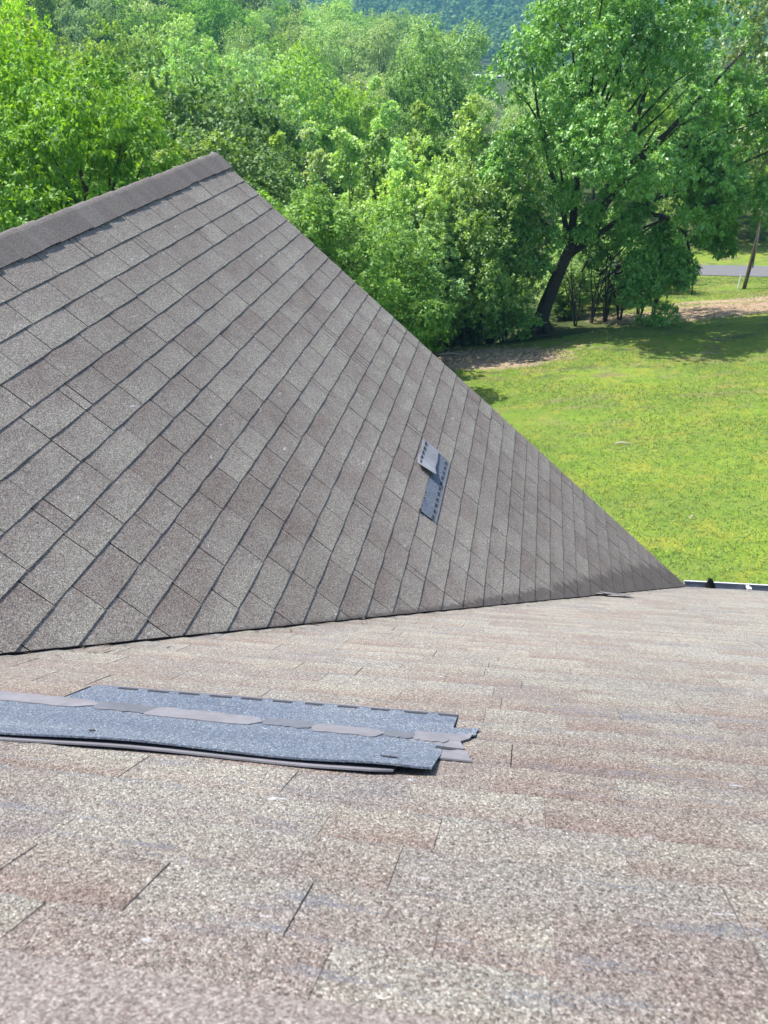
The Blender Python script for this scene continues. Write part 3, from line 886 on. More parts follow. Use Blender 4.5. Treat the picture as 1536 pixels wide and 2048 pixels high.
def ground_mat():
    t = NT("lawn_and_earth")
    P = t.n("ShaderNodeNewGeometry").outputs['Position']
    X = t.xyz(P)
    n1 = t.noise(P, 0.32, 4, 0.6); n2 = t.noise(P, 2.6, 5, 0.7); n3 = t.noise(P, 24, 4, 0.75); n4 = t.noise(t.vscale(P, (1.0, 2.2, 1.0)), 0.55, 5, 0.7)
    g = t.ramp(n2, [(0.25, (0.10, 0.17, 0.022)), (0.45, (0.145, 0.225, 0.03)), (0.6, (0.185, 0.255, 0.036)), (0.8, (0.23, 0.27, 0.05))])
    g = t.mix(1.0, g, t.ramp(n3, [(0.25, 0.45), (0.5, 0.95), (0.75, 1.5)]), 'MULTIPLY')
    g = t.mix(t.math('MULTIPLY', t.maprange(n1, 0.42, 0.62), 0.75), g, (0.115, 0.18, 0.03))
    # worn straw patches in the lawn
    dry = t.math('MULTIPLY', t.maprange(n4, 0.5, 0.62), t.maprange(X[1], 15.0, 23.0, 0.12, 1.0))
    straw = t.ramp(n3, [(0.2, (0.10, 0.075, 0.045)), (0.5, (0.21, 0.155, 0.095)), (0.8, (0.36, 0.28, 0.18))])
    g = t.mix(t.math('MULTIPLY', dry, 0.65), g, straw)
    # chips and bare earth beneath the edge of the wood
    def blob(cx, cy, rx, ry, ang=0.0, soft=0.45):
        ca, sa = math.cos(ang), math.sin(ang)
        dx = t.math('SUBTRACT', X[0], cx); dy = t.math('SUBTRACT', X[1], cy)
        a_ = t.math('DIVIDE', t.math('ADD', t.math('MULTIPLY', dx, ca), t.math('MULTIPLY', dy, sa)), rx)
        b_ = t.math('DIVIDE', t.math('SUBTRACT', t.math('MULTIPLY', dy, ca), t.math('MULTIPLY', dx, sa)), ry)
        r_ = t.math('ADD', t.math('MULTIPLY', a_, a_), t.math('MULTIPLY', b_, b_))
        r_ = t.math('ADD', r_, t.math('MULTIPLY', t.math('SUBTRACT', n2, 0.5), 1.6))
        return t.maprange(r_, 1.0 + soft * .5, 1.0 - soft * .5)
    mch = t.math('MAXIMUM', blob(4.1, 27.2, 3.2, 1.75, -0.02), blob(18.5, 33.2, 9.0, 1.7, 0.03))
    mch = t.math('MAXIMUM', mch, blob(19.5, 35.8, 6.5, 0.55, 0.1, 0.8))
    mulch = t.ramp(n3, [(0.2, (0.12, 0.08, 0.055)), (0.42, (0.28, 0.195, 0.14)), (0.6, (0.42, 0.32, 0.235)), (0.8, (0.55, 0.45, 0.35))])
    g = t.mix(mch, g, mulch)
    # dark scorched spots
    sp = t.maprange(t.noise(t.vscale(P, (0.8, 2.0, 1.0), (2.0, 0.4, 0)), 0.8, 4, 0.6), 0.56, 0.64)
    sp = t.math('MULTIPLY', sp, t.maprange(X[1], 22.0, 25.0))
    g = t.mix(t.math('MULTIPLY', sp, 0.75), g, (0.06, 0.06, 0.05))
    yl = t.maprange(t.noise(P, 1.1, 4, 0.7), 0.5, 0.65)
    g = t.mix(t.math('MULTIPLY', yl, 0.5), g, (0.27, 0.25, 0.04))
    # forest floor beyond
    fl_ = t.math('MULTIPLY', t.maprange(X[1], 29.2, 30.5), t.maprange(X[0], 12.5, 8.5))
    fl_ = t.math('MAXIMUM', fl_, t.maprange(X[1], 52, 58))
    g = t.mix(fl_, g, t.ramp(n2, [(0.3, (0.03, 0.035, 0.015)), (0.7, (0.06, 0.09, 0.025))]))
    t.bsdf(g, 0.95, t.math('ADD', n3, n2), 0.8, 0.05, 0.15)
    return t.m
M_ground = ground_mat()
def axis(lo, hi, fine_lo, fine_hi, fine, grow=1.16):
    a = list(np.arange(fine_lo, fine_hi, fine))
    s = fine
    while a[-1] < hi: s *= grow; a.append(a[-1] + s)
    s = fine
    while a[0] > lo: s *= grow; a.insert(0, a[0] - s)
    return np.array(a)
gx = axis(-2500, 2500, -20, 40, 0.8); gy = axis(-400, 3200, 4, 52, 0.8)
XX, YY = np.meshgrid(gx, gy)
ZZ = ground(XX, YY)
nx_, ny_ = len(gx), len(gy)
idx = np.arange(nx_ * ny_).reshape(ny_, nx_)
lp = np.stack([idx[:-1, :-1], idx[:-1, 1:], idx[1:, 1:], idx[1:, :-1]], -1).reshape(-1)
gm = np_mesh("ground", np.stack([XX, YY, ZZ], -1).reshape(-1, 3), lp, np.full(len(lp) // 4, 4), M_ground, True)
go = link(bpy.data.objects.new("ground", gm)); tag(go, "sloping green lawn running down to the wood", kind="structure")

# road beyond the lawn
def ribbon(name, pts, w, mat, h=0.03, nx=6):
    v, f = [], []
    P_ = [Vector((a, b, 0)) for a, b in pts]
    for i_, p in enumerate(P_):
        d = (P_[min(i_ + 1, len(P_) - 1)] - P_[max(0, i_ - 1)]).normalized(); s = Vector((d.y, -d.x, 0))
        for k in range(nx + 1):
            q = p + s * w * (k / nx - 0.5); v.append((q.x, q.y, gz(q.x, q.y) + h))
    for i_ in range(len(P_) - 1):
        for k in range(nx):
            a = i_ * (nx + 1) + k; f.append((a, a + 1, a + nx + 2, a + nx + 1))
    return obj(name, v, f, mat)
def bez(pts, n=40):
    out = []
    for i_ in range(len(pts) - 1):
        p0 = pts[max(i_ - 1, 0)]; p1 = pts[i_]; p2 = pts[i_ + 1]; p3 = pts[min(i_ + 2, len(pts) - 1)]
        for k in range(n):
            t = k / n
            out.append(tuple(0.5 * (2 * p1[j] + (p2[j] - p0[j]) * t + (2 * p0[j] - 5 * p1[j] + 4 * p2[j] - p3[j]) * t * t + (3 * p1[j] - p0[j] - 3 * p2[j] + p3[j]) * t ** 3) for j in range(2)))
    out.append(pts[-1]); return out
M_road = plain("worn_asphalt", (0.13, 0.13, 0.14), 0.9, 0.2, 0, 0.12, 3)
road = ribbon("road", bez([(45, 24), (32, 35.5), (24.0, 43.6), (20.2, 47.6), (13, 53), (2, 60), (-14, 66)], 18), 4.7, M_road)
tag(road, "grey asphalt lane crossing the grass beyond the lawn", kind="structure")
M_fr = plain("pale_far_road", (0.5, 0.5, 0.5), 0.8, 0.2, 0, 0.05, .2)
fr = ribbon("far_road", [(30, 372), (50, 374), (62, 377), (75, 384), (100, 400)], 22, M_fr, 0.4)
tag(fr, "pale strip of road far down the valley", kind="structure")

# ------------------------------------------------------------------ vegetation materials
def leaf_mat(name, dark, mid, light, transl=0.38, gloss=0.05, rough=0.55):
    dark, mid, light = tuple(1.1 * q for q in dark), tuple(1.3 * q for q in mid), tuple(1.6 * q for q in light)
    t = NT(name)
    isl = t.n("ShaderNodeNewGeometry").outputs['Random Per Island']
    P = t.n("ShaderNodeNewGeometry").outputs['Position']
    oi = t.n("ShaderNodeObjectInfo").outputs['Random']
    n = t.noise(P, 0.55, 3, 0.6)
    k = t.math('ADD', t.math('MULTIPLY', isl, 0.5), t.math('MULTIPLY', t.maprange(n, 0.3, 0.7), 0.5))
    c = t.ramp(k, [(0.05, dark), (0.5, mid), (0.95, light)])
    hs = t.n("ShaderNodeHueSaturation")
    t.l(t.maprange(oi, 0, 1, 0.475, 0.515), hs.inputs['Hue']); t.l(t.maprange(t.math('FRACT', t.math('MULTIPLY', oi, 7.7)), 0, 1, 0.82, 1.05), hs.inputs['Saturation'])
    t.l(t.maprange(t.math('FRACT', t.math('MULTIPLY', oi, 13.1)), 0, 1, 0.75, 1.25), hs.inputs['Value']); t.l(c, hs.inputs['Color'])
    c = hs.outputs[0]
    d = t.n("ShaderNodeBsdfDiffuse"); t.l(c, d.inputs[0])
    tr = t.n("ShaderNodeBsdfTranslucent")
    t.l(t.mix(1.0, c, (1.25, 1.15, 0.6), 'MULTIPLY'), tr.inputs[0])
    m1 = t.n("ShaderNodeMixShader"); m1.inputs[0].default_value = transl; t.l(d.outputs[0], m1.inputs[1]); t.l(tr.outputs[0], m1.inputs[2])
    gl = t.n("ShaderNodeBsdfGlossy"); gl.inputs[0].default_value = (0.9, 0.95, 1, 1); gl.inputs['Roughness'].default_value = rough
    m2 = t.n("ShaderNodeMixShader"); m2.inputs[0].default_value = gloss; t.l(m1.outputs[0], m2.inputs[1]); t.l(gl.outputs[0], m2.inputs[2])
    t.l(m2.outputs[0], t.out.inputs[0])
    return t.m
ML_bright = leaf_mat("bright_yellow_green_leaf", (0.09, 0.21, 0.010), (0.15, 0.33, 0.014), (0.215, 0.43, 0.022), 0.45, 0.03)
ML_ash = leaf_mat("fresh_green_leaf", (0.065, 0.15, 0.019), (0.12, 0.24, 0.034), (0.18, 0.31, 0.062), 0.38, 0.06, 0.5)
ML_mid = leaf_mat("mid_green_leaf", (0.10, 0.21, 0.022), (0.165, 0.30, 0.034), (0.23, 0.38, 0.055), 0.42, 0.03)
ML_dark = leaf_mat("dark_green_leaf", (0.06, 0.15, 0.022), (0.10, 0.215, 0.03), (0.155, 0.28, 0.044), 0.36, 0.03)
ML_pale = leaf_mat("pale_poplar_leaf", (0.14, 0.26, 0.045), (0.22, 0.37, 0.072), (0.30, 0.46, 0.12), 0.42, 0.05)
ML_far = leaf_mat("distant_wood_leaf", (0.03, 0.095, 0.026), (0.055, 0.14, 0.036), (0.10, 0.20, 0.045), 0.2, 0.0)
M_bark = plain("dark_bark", (0.055, 0.045, 0.038), 0.95, 0.1, 0, 0.4, 14, 0.6)
M_barkp = plain("grey_pale_bark", (0.16, 0.14, 0.12), 0.9, 0.1, 0, 0.3, 14, 0.4)

def leaves(name, centers, outs, k, L, wr, spread, droop, mat, rng, upw=0.9):
    """sprays of k leaves at each centre; leaves are folded diamonds, lying mostly face-up"""
    n = len(centers)
    c = np.repeat(centers, k, 0); o = np.repeat(outs, k, 0)
    N = len(c)
    a = rng.normal(size=(N, 3)) * spread + o * 0.7 + np.array([0, 0, -droop])
    a /= np.linalg.norm(a, axis=1)[:, None] + 1e-9
    l = L * rng.uniform(0.65, 1.25, N)[:, None]
    base = c + rng.normal(size=(N, 3)) * L * (0.45 if k < 10 else 0.3) + (a * l * 0.1)
    nn = np.array([0, 0, upw]) + rng.normal(size=(N, 3)) * 0.42 + o * 0.35
    nn -= a * (nn * a).sum(1)[:, None]; nn /= np.linalg.norm(nn, axis=1)[:, None] + 1e-9
    s = np.cross(a, nn)
    w = l * wr
    tip = base + a * l - nn * l * 0.12
    m1 = base + a * l * 0.45 + s * w - nn * l * 0.02; m2 = base + a * l * 0.45 - s * w - nn * l * 0.02
    v = np.stack([base + nn * l * 0.03, m1, tip, m2], 1).reshape(-1, 3)
    return np_mesh(name, v, np.arange(4 * N), np.full(N, 4), mat)

def blobs_shell(rng, boughs, per, up_bias=0.25):
    """boughs: (M,4) centre+radius -> sprays on their upper shells"""
    M_ = len(boughs)
    q = rng.normal(size=(M_ * per, 3)); q[:, 2] += up_bias; q /= np.linalg.norm(q, axis=1)[:, None]
    b = np.repeat(boughs, per, 0)
    r = b[:, 3:4] * rng.uniform(0.55, 1.05, (len(b), 1))
    return b[:, :3] + q * r * np.array([1, 1, 0.8]), q

def ell_boughs(rng, n, c, R, br, inner=0.5, floor=-0.9):
    q = rng.normal(size=(n * 3, 3)); q /= np.linalg.norm(q, axis=1)[:, None]
    q = q[q[:, 2] > floor][:n]
    rr_ = rng.uniform(inner, 0.95, (len(q), 1)) ** 0.6
    th_ = np.arctan2(q[:, 1], q[:, 0])[:, None]; ph_ = rng.uniform(0, 6.28, 4)
    rr_ = rr_ * (1 + 0.16 * np.sin(2 * th_ + ph_[0] + 2.5 * q[:, 2:3]) + 0.14 * np.sin(5 * q[:, 2:3] + ph_[1] + 3 * th_) + rng.normal(size=rr_.shape) * 0.07)
    p = np.array(c) + q * rr_ * np.array(R)
    return np.concatenate([p, rng.uniform(br * 0.65, br * 1.3, (len(q), 1))], 1)

def tree_wood(mb, H, boughs, rng, r0, fork=0.3, lean=(0, 0), k=14, th=1.0):
    top = Vector((lean[0], lean[1], H * 0.88))
    pts = [Vector((0, 0, -0.25))] + [Vector((top.x * q + 0.04 * H * 0.3 * math.sin(4 * q), top.y * q + 0.03 * H * 0.3 * math.cos(5 * q), H * 0.88 * q)) for q in (0.04, 0.15, 0.3, 0.5, 0.7, 0.88, 1.0)]
    mb.tube(pts, [r0 * 1.5, r0 * 1.15, r0, r0 * 0.82, r0 * 0.58, r0 * 0.38, r0 * 0.2, r0 * 0.06], 8)
    sel = rng.permutation(len(boughs))[:k]
    for i_ in sel:
        b = Vector(boughs[i_][:3])
        f_ = min(0.8, max(fork, (b.z / H) * 0.62))
        s = Vector((top.x * f_, top.y * f_, H * 0.88 * f_))
        mid = s.lerp(b, 0.5) + Vector((0, 0, 0.05 * H))
        rr_ = r0 * (0.5 - 0.4 * f_) * th
        mb.tube([s, s.lerp(mid, 0.5) + Vector((rng.normal() * .02 * H, rng.normal() * .02 * H, 0)), mid, b], [rr_, rr_ * 0.8, rr_ * 0.5, rr_ * 0.15], 5)

def make_tree(name, crown_me, wood_me, loc, rz=0.0, sc=(1, 1, 1), label=None, cat="tree", group=None):
    t0 = empty(name, loc, rz); t0.scale = sc
    tag(t0, label, cat, group)
    link(bpy.data.objects.new("crown", crown_me), t0)
    link(bpy.data.objects.new("trunk", wood_me), t0)
    return t0

# prototypes -------------------------------------------------
def proto(seed, H, R, nb, per, k, L, mat, br, wr=0.3, spread=0.9, droop=0.35, zc=0.6, rz_=0.42, bark=M_bark, r0=0.16, inner=0.45, nlimb=14, floor=-0.85, up_bias=0.25, shape=None):
    rng = np.random.default_rng(seed)
    b = ell_boughs(rng, nb, (0, 0, H * zc), (R, R, H * rz_), br, inner, floor)
    if shape: b = shape(b, rng)
    c_, o_ = blobs_shell(rng, b, per, up_bias)
    cm = leaves("crown", c_, o_, k, L, wr, spread, droop, mat, rng)
    mb = MB(); tree_wood(mb, H, b, rng, r0, 0.25, (0, 0), nlimb)
    return cm, mesh("trunk", mb.v, mb.f, bark, True)
P_round = [proto(11 + i_, 10, 3.2, 62, 36, 14, 0.15, m_, 0.92, 0.34, 0.9, 0.35, 0.58, 0.4, inner=0.6) for i_, m_ in enumerate((ML_mid, ML_dark, ML_mid, ML_pale))]
P_wispy = [proto(31 + i_, 10, 2.6, 70, 30, 4, 0.15, ML_pale, 0.8, 0.36, 1.0, 0.2, 0.55, 0.44, M_barkp, 0.12, 0.3, 26) for i_ in range(2)]
def cone(b, rng):
    z = b[:, 2]; q = np.clip((z - z.min()) / (z.max() - z.min()), 0, 1)
    b[:, 0] *= 1.15 - 0.95 * q; b[:, 1] *= 1.15 - 0.95 * q; b[:, 3] *= 1.1 - 0.6 * q
    return b
P_slen = [proto(51 + i_, 10, 1.9, 80, 17, 10, 0.12, m_, 0.52, 0.42, 1.0, 0.25, 0.55, 0.46, M_barkp, 0.075, 0.2, 34, shape=cone) for i_, m_ in enumerate((ML_pale, ML_mid, ML_pale))]
P_bush = [proto(71 + i_, 5, 2.0, 60, 28, 16, 0.088, m_, 0.55, 0.36, 0.9, 0.35, 0.52, 0.48, M_bark, 0.06, 0.35, 14) for i_, m_ in enumerate((ML_pale, ML_ash, ML_bright, ML_mid))]

# ------------------------------------------------------------------ the named trees
rng = np.random.default_rng(5)
# big shade tree at the lawn's edge
bx, by = 7.75, 31.9
bz = gz(bx, by)
bo = [ell_boughs(rng, 64, (2.7, -0.6, 7.6), (4.6, 4.6, 4.6), 1.15, 0.5, -0.8),
      ell_boughs(rng, 26, (2.2, -0.2, 11.0), (3.2, 3.4, 2.6), 1.1, 0.4),
      ell_boughs(rng, 22, (3.8, -1.0, 2.2), (1.2, 1.2, 2.4), 0.62, 0.3, -1.0),
      ell_boughs(rng, 26, (7.4, -0.6, 6.3), (2.8, 2.8, 2.3), 0.95, 0.4),
      ell_boughs(rng, 6, (6.3, -1.0, 3.7), (0.9, 0.9, 0.6), 0.4, 0.4),
      ell_boughs(rng, 16, (-2.2, -1.0, 3.9), (0.8, 0.9, 2.4), 0.65, 0.4),
      ell_boughs(rng, 14, (-0.8, -0.6, 8.6), (1.8, 2.4, 3.4), 0.9, 0.5)]
bo = np.concatenate(bo)
# open the view to the limbs low in the crown
gone = (bo[:, 0] > -0.2) & (bo[:, 0] < 3.4) & (bo[:, 2] < 6.4) & (bo[:, 1] < 1.6) & (bo[:, 2] > 2.6 + 0.0 * bo[:, 0])
gone |= (bo[:, 0] > -0.2) & (bo[:, 0] < 2.6) & (bo[:, 2] <= 2.6)
bo = bo[~gone]
bo = np.concatenate([bo, [[2.9, -0.9, 5.7, 0.55], [1.9, 0.9, 2.9, 0.6], [1.4, 1.6, 3.7, 0.7], [2.6, 1.6, 3.0, 0.7], [3.0, 1.2, 4.2, 0.7], [-1.3, -0.8, 3.2, 0.6], [-0.7, -1.0, 3.1, 0.5], [-0.3, -1.0, 4.1, 0.6], [0.9, -1.1, 4.2, 0.45], [2.8, -1.0, 3.9, 0.5], [2.4, 0.5, 3.6, 0.6], [3.0, -1.0, 3.0, 0.5], [2.0, -1.0, 5.5, 0.6], [-1.6, -0.8, 2.2, 0.5], [-0.9, 0.4, 4.2, 0.6], [1.2, -1.2, 5.0, 0.5], [2.6, -1.2, 4.6, 0.5], [3.3, -0.6, 4.9, 0.5], [0.1, -1.0, 5.6, 0.6], [4.9, -0.8, 6.2, 0.7], [2.1, -1.0, 6.7, 0.7]]])
c1, o1 = blobs_shell(rng, bo, 62, 0.3)
keep = c1[:, 2] > 0.35; c1, o1 = c1[keep], o1[keep]
cm = leaves("crown", c1, o1, 19, 0.145, 0.24, 0.75, 0.75, ML_ash, rng)
mb = MB()
def limb(pts, r0, r1, n_=9):
    pts = [Vector(p) for p in pts]; k = len(pts)
    mb.tube(pts, [r0 + (r1 - r0) * (i_ / (k - 1)) for i_ in range(k)], n_)
limb([(-0.5, 0, -0.3), (-0.45, 0, 0.3), (-0.2, 0, 1.2), (0.25, 0, 2.4), (0.75, 0, 3.6)], 0.38, 0.21, 12)
limb([(0.7, 0, 3.4), (0.75, 0, 5.2), (0.9, 0.1, 7.4), (0.8, 0, 9.8), (1.2, 0, 12)], 0.18, 0.03)
limb([(0.7, 0, 3.5), (1.3, -0.2, 4.6), (2.0, -0.3, 5.8), (2.7, -0.4, 7.6), (3.2, -0.4, 9.8), (3.3, 0, 11.5)], 0.20, 0.03)
limb([(0.6, 0, 3.1), (1.6, -0.3, 3.9), (2.9, -0.5, 4.8), (4.4, -0.6, 5.4), (6.0, -0.6, 5.9), (8.0, -0.5, 6.6)], 0.145, 0.03)
limb([(0.7, 0, 3.3), (0.3, -0.2, 4.8), (-0.3, -0.3, 6.4), (-0.9, -0.4, 8.4), (-1.2, -0.4, 10.0)], 0.13, 0.03)
limb([(2.9, -0.5, 4.8), (4.0, -0.8, 4.6), (5.0, -0.9, 3.9), (5.5, -1.0, 2.6), (5.6, -1.0, 1.4)], 0.1, 0.02)
limb([(1.5, -0.3, 3.85), (1.6, -1.0, 5.0), (2.2, -1.8, 6.4), (2.8, -2.6, 8.0)], 0.15, 0.03)
limb([(2.0, -0.3, 5.8), (3.6, -0.6, 7.2), (5.2, -0.6, 8.8), (6.4, -0.5, 10.0)], 0.14, 0.03)
for i_ in rng.permutation(len(bo))[:60]:
    b = Vector(bo[i_][:3]); s = Vector((0.9 + (b.x - 0.9) * 0.45, b.y * 0.45, min(b.z * 0.8, 9)))
    limb([s, s.lerp(b, 0.5) + Vector((rng.normal() * .2, rng.normal() * .2, 0.25)), b], 0.05, 0.012, 5)
for ang in (0.4, 1.8, 3.0, 4.0, 5.3):
    limb([(0.3 * math.cos(ang) - .45, 0.3 * math.sin(ang), 0.35), (0.6 * math.cos(ang) - .45, 0.6 * math.sin(ang), 0.02), (1.0 * math.cos(ang) - .45, 1.0 * math.sin(ang), -0.2)], 0.2, 0.06, 6)
make_tree("shade_tree", cm, mesh("trunk", mb.v, mb.f, M_bark, True), (bx, by, bz), 0, (1, 1, 1),
          "tall broad shade tree with dark leaning trunk at the edge of the lawn")

# second large tree beyond it
rng = np.random.default_rng(6)
bo = np.concatenate([ell_boughs(rng, 60, (0, 0, 8.6), (4.4, 4.2, 4.8), 1.25, 0.5), ell_boughs(rng, 18, (3.6, -1, 6.5), (2.4, 2.4, 3), 1.0, 0.4)])
c1, o1 = blobs_shell(rng, bo, 48, 0.25)
cm2 = leaves("crown", c1, o1, 14, 0.18, 0.27, 0.8, 0.6, ML_ash, rng)
mb = MB(); tree_wood(mb, 13.5, bo, rng, 0.3, 0.25, (0.3, 0), 26)
me2 = mesh("trunk", mb.v, mb.f, M_bark, True)
make_tree("shade_tree", cm2, me2, (22.4, 38.6, gz(22.4, 38.6)), 0.4, (1.3, 1.2, 1.12), "large dense green tree standing just beyond the leaning shade tree, above the lane")

# bright yellow-green trees at the left behind the gable ridge
rng = np.random.default_rng(8)
bo = np.concatenate([ell_boughs(rng, 70, (0, 0, 5.7), (3.5, 3.2, 3.2), 0.85, 0.5), ell_boughs(rng, 18, (-2.6, -0.8, 4.6), (2.2, 2, 2.6), 0.8, 0.4), ell_boughs(rng, 16, (2.6, 0.2, 4.6), (1.8, 1.8, 2.0), 0.7, 0.4)])
c1, o1 = blobs_shell(rng, bo, 55, 0.4)
cmb = leaves("crown", c1, o1, 19, 0.118, 0.27, 0.7, 0.8, ML_bright, rng)
mb = MB(); tree_wood(mb, 8.6, bo, rng, 0.2, 0.2, (0, 0), 34, 1.2)
meb = mesh("trunk", mb.v, mb.f, M_bark, True)
x_, y_ = -6.6, 20.2
make_tree("maple_tree", cmb, meb, (x_, y_, gz(x_, y_)), 0.3, (1, 1, 1.02), "bright yellow-green leafy tree filling the left side behind the gable ridge")
x_, y_ = -10.6, 23.4
make_tree("maple_tree", cmb, meb, (x_, y_, gz(x_, y_)), 2.4, (0.9, 0.9, 1.32), "taller light green tree rising at the left above the bright yellow-green tree")

# feathery yellow-green tree behind the rake
rng = np.random.default_rng(9)
bo = np.concatenate([ell_boughs(rng, 60, (0, 0, 4.4), (2.6, 2.4, 2.3), 0.7, 0.45), ell_boughs(rng, 20, (2.0, -0.4, 2.9), (1.7, 1.4, 1.6), 0.6, 0.4), ell_boughs(rng, 10, (-1.5, 0, 4.9), (1.2, 1.2, 1.2), 0.6, 0.4)])
c1, o1 = blobs_shell(rng, bo, 50, 0.35)
cmf = leaves("crown", c1, o1, 15, 0.12, 0.26, 0.8, 0.3, ML_bright, rng)
mb = MB(); tree_wood(mb, 6.2, bo, rng, 0.12, 0.2, (0, 0), 20)
x_, y_ = -1.15, 22.8
make_tree("sumac_tree", cmf, mesh("trunk", mb.v, mb.f, M_bark, True), (x_, y_, gz(x_, y_)), 0.2, (1, 1, 0.93), "feathery yellow-green tree just behind the sloping edge of the gable roof")

slen = [(4.61, 33.69, 11.53), (3.27, 35.85, 12.21), (0.72, 32.99, 10.14), (-0.35, 35.0, 11.39), (-3.25, 35.85, 11.82), (-1.69, 31.96, 9.05), (1.65, 30.96, 8.73), (0.41, 40.0, 13.13), (5.22, 32.58, 9.34), (4.61, 39.73, 12.73), (-1.37, 43.98, 14.51), (-3.11, 47.9, 15.24), (-5.5, 45.67, 14.01), (3.96, 49.84, 15.95), (1.76, 51.97, 16.05)]
for i_, (x_, y_, h_) in enumerate(slen):
    c_, w_ = P_slen[i_ % 3]; s = h_ / 10.2
    ws = rnd.uniform(0.85, 1.15) * s
    make_tree("slender_tree", c_, w_, (x_, y_, gz(x_, y_)), rnd.uniform(0, 6.28), (ws, ws, s),
              "slender pale green young tree with thin straight stem in the thicket behind the roof", "tree", "slender young trees in the middle thicket")
blab = ["yellowish-tipped tall shrub in front of the slender trees, left of the shade tree", "pale green shrub with light leaf sprays below the yellowish-tipped shrub",
        "rounded green sapling touching the left side of the shade tree", "dense mid green shrub between the thicket and the shade tree's left side",
        "leafy sapling hard against the left boughs of the shade tree", "upright green sapling among the slender trees above the rake",
        "low green shrub beside the feathery yellow-green tree", "light green shrub just above the middle of the rake", "fresh green bush directly beyond the lower rake",
        "dark tangled bush at the wood's edge beside the left patch of straw mulch", "low leafy bush at the foot of the shade tree trunk, on its left", "green bush showing over the upper rake beside the ridge end"]
for i_, (x_, y_, h_) in enumerate([(3.1, 30.2, 7.3), (3.8, 29.8, 5.2), (5.2, 31.8, 7.2), (4.4, 29.68, 6.5), (5.2, 31.4, 6.2), (2.0, 30.89, 8.2), (0.3, 26.2, 4.78), (1.35, 27.97, 5.34), (0.86, 26.9, 4.4), (2.2, 29.8, 3.4), (5.6, 30.6, 2.2), (-2.6, 27.3, 6.2)]):
    c_, w_ = P_bush[(0, 1, 0, 1, 1, 0, 2, 0, 2, 3, 0, 1)[i_]]; s = h_ / 5.1
    ws = (0.55 + 0.45 * s) * rnd.uniform(0.9, 1.05)
    make_tree("bushy_shrub", c_, w_, (x_, y_, gz(x_, y_)), rnd.uniform(0, 6.28), (ws, ws, s), blab[i_], "shrub")
# low undergrowth along the edge of the wood
for i_ in range(17):
    q = i_ / 16
    x_ = 1.6 + 4.2 * q + (3.6 if q > 0.75 else 0) + rnd.uniform(-.3, .3); y_ = 30.3 + 2.6 * q + rnd.uniform(-.3, .5) + (1.4 if x_ > 8 else 0)
    c_, w_ = P_bush[rnd.choice((0, 3, 1, 3))]; s = rnd.uniform(0.22, 0.42)
    make_tree("undergrowth_bush", c_, w_, (x_, y_, gz(x_, y_)), rnd.uniform(0, 6.28), (s * 1.15, s * 1.15, s), "low green bush of the undergrowth along the dark edge of the wood", "bush", "undergrowth bushes along the wood's edge")
for x_, y_, h_ in [(9.6, 35.6, 3.6), (11.4, 37.2, 3.2), (12.6, 39.6, 3.4), (14.0, 41.6, 3.2), (10.8, 40.0, 4.2), (13.2, 36.8, 2.0), (15.3, 40.0, 3.0), (16.4, 43.3, 3.2)]:
    c_, w_ = P_bush[rnd.choice((0, 1))]; s = h_ / 5.1
    make_tree("bushy_shrub", c_, w_, (x_, y_, gz(x_, y_)), rnd.uniform(0, 6.28), (s * 1.25, s * 1.25, s), "loose green bush behind the shade tree's trunk, towards the lane", "shrub", "bushes behind the shade tree")
# thin bare stems behind the shade tree
mb_lib = []
for s_ in range(4):
    mb = MB(); r_ = random.Random(100 + s_)
    for k in range(5):
        a = r_.uniform(0, 6.28); H_ = r_.uniform(1.8, 3.6)
        mb.tube([(0.05 * math.cos(a), 0.05 * math.sin(a), -0.1), (0.2 * math.cos(a) + r_.uniform(-.1, .1), 0.2 * math.sin(a), H_ * .35), (0.5 * math.cos(a), 0.5 * math.sin(a) + r_.uniform(-.2, .2), H_ * .7), (0.8 * math.cos(a) + r_.uniform(-.3, .3), 0.8 * math.sin(a), H_)], [0.035, 0.028, 0.02, 0.008], 5)
    mb_lib.append(mesh("stem_cluster", mb.v, mb.f, M_bark))
for i_ in range(12):
    x_, y_ = (2.6 + i_ * 0.6 if i_ < 6 else 8.9 + (i_ - 6) * 0.72), 0
    y_ = 30.2 + (0.2 * x_) + rnd.uniform(-.2, .4)
    o = link(bpy.data.objects.new("bare_shrub", mb_lib[i_ % 4])); o.location = (x_, y_, gz(x_, y_)); o.rotation_euler = (0, 0, rnd.uniform(0, 6))
    tag(o, "cluster of thin dark leafless stems in the shade at the wood's edge", "shrub", "bare stems at the wood's edge")

mid = [(-7.03, 44.45, 16.05, 1), (-7.83, 37.18, 14.14, 1), (-5.62, 41.62, 14.37, 1), (-6.94, 29.19, 8.86, 0), (-5.2, 31.49, 9.46, 1), (-12.26, 46.41, 16.63, 3), (-15.22, 47.63, 17.89, 0), (-11.1, 30.2, 11.8, 2), (-4.63, 59.82, 17.12, 3), (-2.08, 64.97, 17.12, 2), (-11.99, 68.97, 18.42, 3), (6.42, 74.72, 14.47, 1), (-19.37, 72.46, 19.64, 0), (-21.55, 66.6, 20.74, 2), (-9.0, 25.8, 7.4, 0), (-3.9, 28.6, 7.4, 1)]
mlab = ["dark rounded tree above the ridge end, farther one", "deep green domed tree rising left of the ridge end", "dark full-crowned tree just above and right of the ridge end",
        "small mid green tree directly behind the ridge cap", "dark green tree looking over the peak of the gable ridge", "pale greyish-green tree on the left slope behind the dark trees",
        "mid green tree on the left slope above the bright tree", "green tree between the bright left tree and the dark trees", "pale whitish-green rounded tree above the centre of the wood",
        "rounded green tree at the foot of the left hillside", "light green tree high on the left hillside", "dark tree beside the far strip of road", "tall green tree near the upper left of the wood",
        "broad tree at the upper left, below the hill crest", 
        "small green tree squeezed behind the bright left tree", "short dark tree behind the end of the ridge"]
